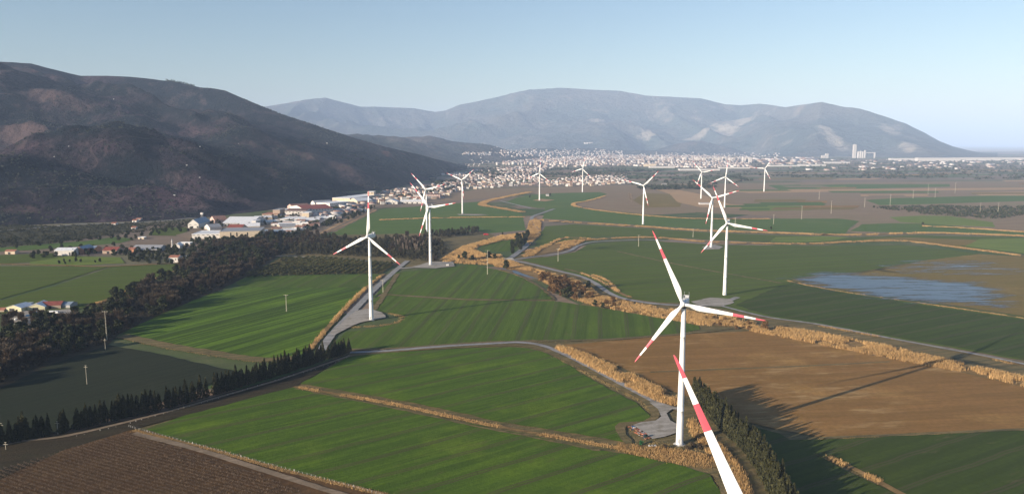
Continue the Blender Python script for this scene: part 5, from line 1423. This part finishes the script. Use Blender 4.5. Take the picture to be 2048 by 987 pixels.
# sheds beyond the left fields
B('warehouse', 109, 148, 511, 9, 22, 'gable', W_WHITE, R_WHITE, 'white walled warehouse, leftmost of the row of sheds', rise=3, openings=(('door', .75, .83, 0, .6),), dy=-.3)
B('warehouse', 148, 168, 508, 9, 30, 'gable', W_BRICK, R_BLUE, 'orange brick warehouse with blue grey roof next to the white one', rise=3.5, axis='y')
B('warehouse', 168, 188, 505, 7, 22, 'gable', W_BRICK, R_BLUE, 'rear blue grey roofed wing of the brick warehouse', rise=3)
B('barn', 205, 234, 507, 6, 22, 'gable', W_TAN, R_RED, 'dull red roofed barn among dark trees', rise=4)
B('barn', 262, 318, 504, 5, 34, 'gable', W_GREY, R_GREY, 'big grey roofed barn with white sacks before it', rise=5, openings=(('opening', .05, .95, 0, .8),))
B('cottage', 256, 268, 505, 6, 12, 'gable', W_BRICK, R_TERRA, 'small orange roofed house at the left end of the grey barn', rise=2.5)
B('cottage', 338, 357, 525, 10, 14, 'gable', W_WHITE, R_TERRA, 'white two storey hut with red roof standing before the belt', rise=2.2, openings=(('window', .2, .32, .5, .72), ('window', .65, .77, .5, .72)))
B('cottage', 347, 360, 497, 6, 14, 'gable', W_WHITE, R_WHITE, 'small white gabled house right of the minaret', rise=3, axis='y')
B('shed', 355, 380, 489, 3, 12, 'flat', W_WHITE, R_WHITE, 'low white shed behind the white gabled house')
B('shed', 378, 396, 516, 2.5, 12, 'flat', W_WHITE, R_WHITE, 'low white roofed shed beside the belt of trees', dy=-3)
B('shed', 390, 400, 507, 2.5, 8, 'flat', W_WHITE, R_WHITE, 'tiny white shed behind the low white roofed one')
B('shed', 276, 288, 478, 3, 10, 'flat', W_CREAM, R_WHITE, 'small cream shed under the hill left of the gabled warehouse')
B('cottage', 10, 30, 508, 5, 10, 'gable', W_CREAM, R_TERRA, 'small cream house at the far left by the road', rise=2)
for px, py, lab in ((264, 444, 'left white house at the hill foot'), (272, 441, 'right white house at the hill foot'), (262, 458, 'small white house beside the slanting track'), (222, 450, 'tiny white hut on the paved road')):
    B('cottage', px, px + 9, py, 3, 12, 'gable', W_WHITE, R_TERRA, lab, rise=2)
m = empty('minaret', P(345, 497)); tag(m, 'slim white minaret beside the small gabled house', 'minaret')
h = 20 * m.location.length / FPX * .9
b = MB(); b.lathe([(1.5, 0), (1.5, h * .2), (1.0, h * .24), (.9, h * .68), (1.5, h * .7), (1.5, h * .75), (.8, h * .76), (.75, h * .88)], 16); b.build('shaft', W_WHITE, m)
b = MB(); b.lathe([(1.1, h * .88), (.05, h * 1.05)], 16); b.build('spire', R_GREY, m)

# factories
B('warehouse', 376, 398, 456, 8, 60, 'gable', W_WHITE, R_BLUE, 'white gabled warehouse at the left end of the factories', rise=9, axis='y')
t = empty('silo_tower', P(405, 448)); tag(t, 'slim grey conveyor tower on a hopper behind the gabled warehouse', 'tower')
hs = 22 * t.location.length / FPX
b = MB()
for sx in (-1, 1):
    for sy in (-1, 1): b.tube((sx * 4, sy * 4, 0), (sx * 1.2, sy * 1.2, hs * .8), .5, .3, 5)
b.build('legs', M_STEEL, t)
b = MB(); b.box((0, 0, hs * .9), (5, 5, hs * .16)); b.build('head_house', W_WHITE, t)
b = MB(); b.lathe([(3.5, hs * .0), (3.5, hs * .35), (.6, hs * .5)], 14); b.build('hopper', M_STEEL, t)
B('factory', 384, 460, 478, 9, 55, 'flat', W_WHITE, R_WHITE, 'long low white factory hall at the left of the cream one', dy=-1)
B('factory', 440, 522, 479, 15, 60, 'flat', W_CREAM, R_GREY, 'long cream factory with dark tall windows', dy=-2, openings=tuple(('window', u, u + .03, .35, .85) for u in (.25, .4, .66)))
B('factory', 452, 482, 463, 4, 40, 'gable', W_TAN, R_RED, 'dark red roofed hall behind the cream factory', rise=8)
B('factory', 445, 505, 452, 6, 90, 'gable', W_GREY, R_WHITE, 'wide pale roofed factory behind the red roofed hall', rise=9, dy=0)
B('factory', 504, 512, 452, 10, 30, 'flat', W_WHITE, R_WHITE, 'small bright white block beside the wide pale factory')
B('factory', 524, 556, 433, 5, 40, 'flat', W_TAN, R_TERRA, 'low brick red factory hall below the hill')
B('factory', 546, 560, 432, 12, 40, 'flat', W_TAN, R_GREY, 'tan block hall beside the low red one')
B('factory', 570, 612, 432, 10, 70, 'gable', W_WHITE, R_BROWN, 'cream fronted hall with dark roof, left of the longest one', rise=3)
B('factory', 608, 666, 430, 11, 110, 'gable', W_WHITE, R_RED, 'longest hall with dark red brown roof and bright front', rise=6, dy=-3)
B('factory', 560, 600, 444, 6, 50, 'flat', W_WHITE, R_WHITE, 'low white hall left of the yellow front')
B('factory', 604, 618, 438, 12, 30, 'flat', W_CREAM, R_WHITE, 'yellow cream block in the middle of the factories')
B('factory', 545, 605, 452, 4, 24, 'flat', W_WHITE, R_WHITE, 'flat white shed before the low white hall')
B('factory', 500, 556, 468, 5, 30, 'flat', M_BLUEP, R_BLUE, 'row of blue container sheds behind the cream factory')
B('factory', 700, 760, 405, 8, 60, 'flat', W_CREAM, R_WHITE, 'long pale hall at the right of the factories', dy=-8)
B('factory', 660, 700, 415, 8, 50, 'flat', W_WHITE, R_WHITE, 'white hall left of the long pale one', dy=-4)
B('factory', 735, 748, 398, 14, 30, 'flat', W_CREAM, R_WHITE, 'tall cream block behind the near left turbine')
B('factory', 850, 880, 396, 7, 50, 'flat', W_PINK, R_BROWN, 'brown roofed hall at the edge of the big green field')
B('factory', 770, 795, 408, 5, 40, 'gable', W_WHITE, R_WHITE, 'arched white greenhouse hall by the big green field', rise=6, axis='y')
B('factory', 800, 850, 407, 4, 30, 'gable', W_WHITE, R_WHITE, 'low long white greenhouse by the big green field', rise=4)

# further halls packed along the strip
hr = random.Random(5)
HALLS = [(470, 500, 446), (512, 545, 441), (530, 560, 448), (600, 640, 446), (640, 672, 440), (655, 690, 424), (690, 720, 416), (715, 745, 408), (560, 585, 424), (585, 620, 419), (630, 665, 412), (668, 700, 404), (560, 592, 459), (618, 640, 453), (480, 520, 457), (420, 444, 461), (705, 730, 398), (430, 455, 446)]
for i, (xl, xr, y) in enumerate(HALLS):
    wl, rf = hr.choice([(W_WHITE, R_WHITE), (W_CREAM, R_WHITE), (W_WHITE, R_GREY), (W_GREY, R_WHITE), (W_PINK, R_DULL)])
    wn_ = {W_WHITE: 'white', W_CREAM: 'cream', W_GREY: 'grey', W_PINK: 'pinkish'}[wl]; rn_ = {R_WHITE: 'white', R_GREY: 'grey', R_DULL: 'brown'}[rf]
    where = 'behind the long cream factory' if xr < 525 else 'before the low white hall' if y > 440 else 'under the hill by the longest hall' if xr < 672 else 'right of the longest hall'
    B('workshop', xl, xr, y, hr.uniform(3.5, 6), hr.uniform(25, 45), hr.choice(['flat', 'gable']), wl, rf, wn_ + ' workshop with ' + rn_ + ' roof ' + where, dy=hr.uniform(-2, 0), group='workshops between the factories')
# ------------------------------------------------------------------ houses of the town
WALLS = [W_WHITE, W_GREY, W_CREAM, W_PINK, W_WHITE, W_TAN]; ROOFS = [R_TERRA, R_DULL, R_WHITE, R_GREY, R_DULL, R_GREY]
def zof(p): return max(0.0, height(p[0], p[1]))
PLACES = [  # polygon, number, (min, max) size, (min, max) height, words
 ([(520, 448), (560, 430), (640, 418), (700, 408), (760, 392), (740, 418), (690, 432), (640, 448), (600, 462), (560, 470), (540, 462)], 110, (10, 26), (3, 7), 'among the yards'),
 ([(735, 396), (780, 382), (860, 372), (935, 360), (960, 372), (905, 384), (880, 398), (840, 402), (760, 410)], 210, (9, 16), (4, 9), 'in the suburb behind the left turbines'),
 ([(880, 372), (945, 352), (1000, 345), (1060, 352), (1090, 360), (1080, 370), (980, 376), (930, 380)], 260, (9, 15), (4, 8), 'left of the farthest tan pad'),
 ([(1085, 364), (1120, 358), (1180, 352), (1250, 352), (1258, 366), (1180, 372), (1100, 374)], 200, (9, 15), (4, 8), 'behind the far lone turbine'),
]
POLE_OK = []
cnt = 0
for poly_, n_, sz, hg, words in PLACES:
    q = spaced(poly_points(poly_, n_ * 6), 17 if n_ < 300 else 19, n_)
    q.sort(key=lambda p: p[0] ** 2 + p[1] ** 2)
    k_ind = int(n_ * .36)
    for i, p in enumerate(q):
        if i >= k_ind: break
        w = random.uniform(*sz); rz = random.uniform(-.5, .5); tone = random.randrange(6); two = random.random() > .45
        wl = WALLS[tone]; rf = ROOFS[random.randrange(6)] if 'yards' not in words else random.choice([R_WHITE, R_GREY, R_GREY, R_WHITE, R_DULL])
        flat = rf in (R_WHITE, R_GREY)
        h_ = random.uniform(*hg)
        lab = '%s %s house with %s %s' % ('tall' if h_ > (hg[0] + hg[1]) / 2 else 'low', {W_WHITE: 'white', W_CREAM: 'cream', W_PINK: 'pale pink', W_TAN: 'tan', W_GREY: 'grey'}[wl],
              ('red' if rf is R_TERRA else 'brown') + ' roof' if not flat else ('white flat roof' if rf is R_WHITE else 'grey flat roof'), words)
        building('town_house', (p[0], p[1], 0), (p[0] + w * math.cos(rz), p[1] + w * math.sin(rz), 0), w * .8, h_, 'flat' if flat else 'gable', wl, rf, lab, 'house', 'houses ' + words, z=zof(p))
        cnt += 1
    POLE_OK.append((q[k_ind:], sz, hg))
print('houses', cnt)

# the rest of the town: thousands of houses too small to tell apart
M_TW = bpy.data.materials.new('town_walls'); M_TW.use_nodes = True
nt = M_TW.node_tree; at = N(nt, 'ShaderNodeAttribute', attribute_name='rnd'); cr = N(nt, 'ShaderNodeValToRGB')
e = cr.color_ramp.elements; e[0].color = (0.24, 0.19, 0.16, 1); e[1].color = (0.54, 0.51, 0.48, 1); k = e.new(.5); k.color = (0.37, 0.31, 0.27, 1)
nt.links.new(at.outputs['Fac'], cr.inputs[0]); nt.links.new(cr.outputs[0], nt.nodes['Principled BSDF'].inputs['Base Color'])
M_TR = bpy.data.materials.new('town_roofs'); M_TR.use_nodes = True
nt = M_TR.node_tree; at = N(nt, 'ShaderNodeAttribute', attribute_name='rnd'); cr = N(nt, 'ShaderNodeValToRGB'); cr.color_ramp.interpolation = 'CONSTANT'
e = cr.color_ramp.elements; e[0].color = (0.22, 0.13, 0.1, 1); e[1].position = .5; e[1].color = (0.42, 0.4, 0.39, 1); k = e.new(.75); k.color = (0.2, 0.18, 0.18, 1)
nt.links.new(at.outputs['Fac'], cr.inputs[0]); nt.links.new(cr.outputs[0], nt.nodes['Principled BSDF'].inputs['Base Color'])
def town_mass(Q, Z, sz, hg, label, name='town_blocks', aspect=1.0, gable=True):
    n = len(Q); w = RNG.uniform(*sz, n) / 2; d = w * RNG.uniform(.6, 1.0, n) * aspect; h = RNG.uniform(hg[0], hg[1], n); a_ = RNG.normal(0.1, .3, n)
    ca, sa = np.cos(a_), np.sin(a_); c = np.column_stack([Q, Z])
    def pt(x, y, z): return np.stack([c[:, 0] + x * ca - y * sa, c[:, 1] + x * sa + y * ca, c[:, 2] + z], -1)
    zz = -3.0 * np.ones(n); rs = h + (d * .35 if gable else .01)
    V = np.stack([pt(-w, -d, zz), pt(w, -d, zz), pt(w, d, zz), pt(-w, d, zz), pt(-w, -d, h), pt(w, -d, h), pt(w, d, h), pt(-w, d, h), pt(-w, d * 0, rs), pt(w, d * 0, rs)], 1).reshape(-1, 3)
    Fb = np.array([(0, 1, 5, 4), (1, 2, 6, 5), (2, 3, 7, 6), (3, 0, 4, 7), (5, 6, 9, 9), (7, 4, 8, 8), (4, 5, 9, 8), (6, 7, 8, 9)])
    tri = np.array([[5, 6, 9], [7, 4, 8]])
    Fq = np.array([(0, 1, 5, 4), (1, 2, 6, 5), (2, 3, 7, 6), (3, 0, 4, 7), (4, 5, 9, 8), (6, 7, 8, 9)])
    T = []
    for f in Fq: T += [(f[0], f[1], f[2]), (f[0], f[2], f[3])]
    T = np.array(T + [tuple(t) for t in tri]); mi = np.array([0] * 8 + [1] * 4 + [0] * 2)
    F = (np.arange(n)[:, None, None] * 10 + T[None]).reshape(-1, 3)
    r = np.repeat(RNG.uniform(0, 1, n), len(T)) * .999
    tag(link(name, mesh_np(name, V, F, [M_TW, M_TR], midx=np.tile(mi, n), rnd=r)), label, None, None, 'stuff')
def landz(Q): return np.maximum(0, np.maximum(hill_far(Q[:, 0], Q[:, 1]), foothills(Q[:, 0], Q[:, 1])))
for q, sz, hg in POLE_OK:
    if len(q): Q = np.array(q); town_mass(Q, landz(Q), sz, hg, 'mass of small pale houses at the edge of the town')
for poly_, n_, sz, hg, lab in (
    ([(1000, 340), (1040, 334), (1100, 330), (1240, 327), (1400, 328), (1500, 326), (1500, 333), (1400, 336), (1300, 333), (1240, 331), (1110, 335), (1080, 344), (1000, 348)], 900, (11, 24), (5, 13), 'dense pale houses in the front of the town'),
    ([(990, 330), (1060, 322), (1140, 315), (1240, 312.5), (1400, 314), (1500, 317), (1500, 327), (1400, 328), (1240, 327), (1100, 330)], 2600, (14, 28), (9, 26), 'dense pale apartment blocks of the town'),
    ([(880, 350), (950, 340), (1010, 335), (1060, 338), (1090, 345), (1060, 352), (1000, 347), (940, 354)], 200, (9, 16), (4, 8), 'scattered houses between the suburb and the town'),
    ([(1500, 322), (2048, 316), (2400, 315), (2400, 334), (2048, 336), (1700, 342), (1560, 340), (1500, 335)], 260, (12, 45), (4, 7), 'scattered farm sheds on the far right plain'),
    ([(930, 337), (980, 330), (1060, 318), (1020, 314), (960, 322), (900, 330)], 70, (8, 13), (3, 7), 'houses on the low hill left of the town'),
    ([(1500, 318), (1560, 316), (1640, 316), (1640, 326), (1560, 330), (1500, 328)], 80, (20, 70), (6, 12), 'white sheds right of the town'),
    ):
    Q = poly_points(poly_, n_ * 2); kk = vnoise(Q[:, 0] / 150, Q[:, 1] / 230, 5) + .7 * vnoise(Q[:, 0] / 60, Q[:, 1] / 80, 15); Q = Q[np.argsort(-kk + RNG.uniform(-.4, .4, len(kk)))[:n_]]; town_mass(Q, landz(Q), sz, hg, lab)
# houses climbing the lower slopes: found by looking along sight lines on the terrain
pts = []
for k in range(300):
    x = random.uniform(1000, 1245); y = random.gauss(306, 3.5)
    if y < 297: continue
    t = on_land(x, y, 6000, 14000)
    if t: pts.append(t)
for k in range(45):
    x = random.uniform(925, 985); t = on_land(x, random.gauss(308, 1.5), 4000, 14000)
    if t: pts.append(t)
for k in range(160):
    x = random.uniform(1240, 1560); t = on_land(x, random.gauss(311, 2), 6000, 14000)
    if t: pts.append(t)
Q = np.array([(p.x, p.y) for p in pts]); town_mass(Q, np.array([p.z for p in pts]), (12, 22), (6, 13), 'pale houses climbing the slope behind the town')
# tower blocks at the right of the town: each one a building
M_TB = wallm('tower_block_render', (0.4, 0.37, 0.34))
xs_ = list(np.linspace(1392, 1498, 17)) + [1308, 1318, 1330, 1342, 1356, 1368, 1380]
for i, x in enumerate(xs_):
    y = 325.5 if x > 1385 else 322; y += random.uniform(-.6, .6)
    a = P(x, y); w = 24; h_ = random.uniform(38, 52) * (1 if x > 1385 else .75)
    r = building('tower_block', a, (a.x + w, a.y, 0), 20, h_, 'flat', M_TB if i % 2 else W_WHITE, R_GREY,
                 'pale high rise block in the row at the right end of the town' if x > 1385 else 'shorter pale high rise block left of the tallest row', 'tower block', 'high rise blocks of the town', openings=tuple(('window_band', u, u + .12, .06, .94) for u in (.2, .62)), wincol=R_BROWN)
# white blocks on the slope, seen alone above the town
t = on_land(1168, 288, 8000, 16000)
if t:
    for k in range(4): building('hill_block', (t.x + k * 42, t.y + 5, 0), (t.x + k * 42 + 30, t.y + 5, 0), 22, 30, 'flat', W_WHITE, R_WHITE, 'white block of the short row standing alone on the mountain slope', 'building', 'white blocks alone on the slope', z=t.z - 4)
# industry on the right
W_FARW = wallm('dull_white_sheet', (0.42, 0.4, 0.38))  # duller white colour for the far halls
for xl, xr, y, hp, lab in ((1782, 1850, 321, 4, 'long white factory at the left end of the far right row'), (1836, 1920, 322, 5.5, 'tallest white factory hall in the far right row'), (1912, 2000, 321, 5, 'white factory hall second from the right edge'),
                           (1990, 2090, 320, 4, 'white factory hall at the right edge'), (1650, 1700, 327, 3, 'low white sheds below the cement works'), (1600, 1652, 332, 3, 'low white hall left of the cement works'),
                           (1540, 1600, 333, 2.5, 'long thin white hall by the farthest right turbine'), (1300, 1350, 336, 3.5, 'long white hall in front of the town'), (1360, 1440, 341, 3, 'long white hall before the tower blocks'), (1440, 1500, 337, 2.5, 'second long white hall before the tower blocks'),
                           (1288, 1312, 333, 5, 'cream hall with many doors before the town'), (1325, 1334, 372, 4, 'small white building among the trees behind the middle turbine'), (1400, 1424, 409, 3, 'white walled shed in the yard behind the leaning turbine'), (1092, 1098, 392, 3, 'lone white farmhouse beside the far turbine')):
    B('long_hall', xl, xr, y, hp, 60 if xr - xl > 26 else 18, 'flat', W_FARW if 'cream' not in lab else W_CREAM, R_GREY, lab)
cw = empty('cement_works', P(1708, 316)); tag(cw, 'hazy cement works with a tall slim tower at the mountain foot', 'cement works')
sc = cw.location.length / FPX * .8
b = MB(); b.box((0, 0, 15 * sc), (6 * sc, 6 * sc, 30 * sc)); b.box((0, 0, 27 * sc), (4 * sc, 4 * sc, 8 * sc)); b.build('preheater_tower', M_TB, cw)
for k, (x, w, hgt) in enumerate(((9, 5, 14), (14, 5, 15), (19, 5, 14), (24, 4, 17))):
    b = MB(); b.lathe([(w / 2 * sc, 0), (w / 2 * sc, hgt * sc), (.3 * sc, (hgt + 1) * sc)], 18, 0, (x * sc, 0)); b.build('silo', M_TB, cw)
for nm_, c_, d_ in (('conveyor', (35, 0, 12), (20, 1, 1.6)), ('packing_tower', (46, 0, 6.5), (2.5, 3, 13)), ('kiln_hall', (-62, 0, 5), (6, 5, 10)), ('kiln_hall', (-70, 0, 3), (8, 5, 6))):
    b = MB(); b.box(tuple(x * sc for x in c_), tuple(x * sc for x in d_)); b.build(nm_, M_TB, cw)
# houses on the dark hill
for px, py, w, lab in ((226, 199, 3, 'tiny white house high on the dark hill'), (136, 293, 3, 'tiny white hut on the left spur of the hill'), (107, 315, 3, 'tiny pale hut above the hill track'), (398, 357, 4, 'white hut low on the dark hill'), (347, 391, 5, 'white house low on the dark hill'),
                       (652, 287, 5, 'tiny white house on the right shoulder of the dark hill'), (372, 331, 4, 'pale greenhouse roof on the dark hill'), (399, 295, 3, 'tiny white hut in the middle of the dark hill'), (476, 288, 3, 'tiny white hut on the right face of the dark hill')):
    t = on_land(px, py, 1400, 8000)
    if t:
        w *= t.length / FPX * .55
        building('hill_house', (t.x, t.y, 0), (t.x + w, t.y + 1, 0), w * .6, w * .45, 'flat', W_WHITE, R_WHITE, lab, 'house', z=t.z - .5)

# ------------------------------------------------------------------ things beside the main turbine
RB_COL = [simple('rusty_rubbish', (0.3, 0.1, 0.05), .8, .3), simple('blue_rubbish', (0.04, 0.1, 0.2), .6, .3), simple('pale_rubbish', (0.5, 0.5, 0.5), .7, .2), simple('brown_rubbish', (0.16, 0.09, 0.05), .9, .3), simple('green_rubbish', (0.03, 0.15, 0.09), .7, .2)]
mb = MB()
for k in range(150):
    t_ = random.random(); p = P(1256 + 40 * t_ + random.uniform(-6, 8), 850 + 26 * t_ + random.uniform(-3, 3))
    s_ = random.uniform(.3, 1.3)
    mb.box((p.x, p.y, s_ * .3), (s_ * random.uniform(.6, 2), s_, s_ * .7), random.choice([0, 0, 1, 2, 3, 3, 3]), random.uniform(0, 3))
o = mb.build('rubbish_heap', RB_COL); tag(o, 'heap of rusty and blue rubbish along the edge of the gravel pad', None, None, 'stuff')
def bush(px, py, s_, lab, mat):
    V, F = crown_lobes(2.6, 1.8, 6, 260, .5, .2)
    r = empty('bush', P(px, py)); r.scale = (s_, s_, s_); tag(r, lab, 'bush')
    link('foliage', mesh_np('foliage', V, F, mat, rnd=RNG.uniform(0, 1, len(F))), r); link('stem', trunk_mesh('stem', 2, .08, M_BARK, 4, .8), r)
bush(1282, 889, .95, 'bright green bush at the corner of the gravel pad', leaf_mat('green_bush', (0.02, 0.09, 0.035), (0.05, 0.2, 0.07))); bush(1292, 876, .9, 'blue green bush above the bright green one', leaf_mat('teal_bush', (0.02, 0.05, 0.05), (0.05, 0.11, 0.1)))
r = empty('round_bale_stack', P(1305, 893), .1); tag(r, 'low row of dark round bales beside the green bush', 'bales')
for k in range(3):
    b = MB(); b.tube((k * 1.7 - 1.7, -.6, .6), (k * 1.7 - 1.7, .7, .6), .62, n=14); b.build('bale', M_GREYM, r)
V, F = crown_lobes(3, 2.4, 8, 420, .45, .1)
for k, (px, py) in enumerate(((1385, 893), (1395, 880), (1400, 897), (1375, 899), (1330, 897), (1418, 915), (1425, 890))):
    r = empty('scrub_bush', P(px, py)); s_ = random.uniform(.8, 1.15); r.scale = (s_, s_, s_ * .8)
    if k == 0: bmsh = mesh_np('foliage', V, F, M_BARE, rnd=RNG.uniform(0, 1, len(F))); bst = trunk_mesh('stem', 2.4, .08, M_BARK, 4, 1)
    link('foliage', bmsh, r); link('stem', bst, r); tag(r, 'dark brown scrub bush in the grass around the foot of the main turbine', 'bush', 'scrub bushes at the foot of the main turbine')
# transformer box by the second left turbine
r = empty('transformer_cabin', P(895, 532)); tag(r, 'small white transformer cabin at the end of the gravel lane', 'cabin')
b = MB(); b.box((0, 0, 1.6), (3.4, 2.6, 3.2)); b.build('wall', W_WHITE, r); b = MB(); b.box((0, 0, 3.32), (3.9, 3.1, .22)); b.build('roof', R_GREY, r); b = MB(); b.box((0, -1.34, 1.2), (1, .08, 2.2)); b.build('door', M_GREYM, r)
# culvert bridge
r = empty('small_bridge', P(1016, 519), .25); tag(r, 'small concrete bridge where the farm roads meet the river', 'bridge')
b = MB(); b.box((0, 0, .5), (16, 9, .5)); b.build('deck', M_CONC, r)
for s_ in (-1, 1):
    b = MB(); b.box((0, s_ * 4.4, 1.3), (16, .4, 1.1)); b.build('parapet', M_CONC, r)

# ------------------------------------------------------------------ air
hb = MB(); hb.box((0, 15000, 674), (76000, 78000, 1350))
haze = hb.build('haze', [])
hm = bpy.data.materials.new('haze_air'); hm.use_nodes = True
nt = hm.node_tree
for n_ in list(nt.nodes):
    if n_.type == 'BSDF_PRINCIPLED': nt.nodes.remove(n_)
pv = nt.nodes.new('ShaderNodeVolumePrincipled')
pv.inputs['Color'].default_value = (0.52, 0.69, 1.0, 1)
pv.inputs['Density'].default_value = 5.0e-5
pv.inputs['Anisotropy'].default_value = -0.18
nt.links.new(pv.outputs[0], nt.nodes['Material Output'].inputs['Volume'])
haze.data.materials.append(hm)
tag(haze, None, None, None, 'stuff')
print('objects', len(bpy.data.objects), 'tris', sum(len(o.data.polygons) for o in bpy.data.objects if o.type == 'MESH'))
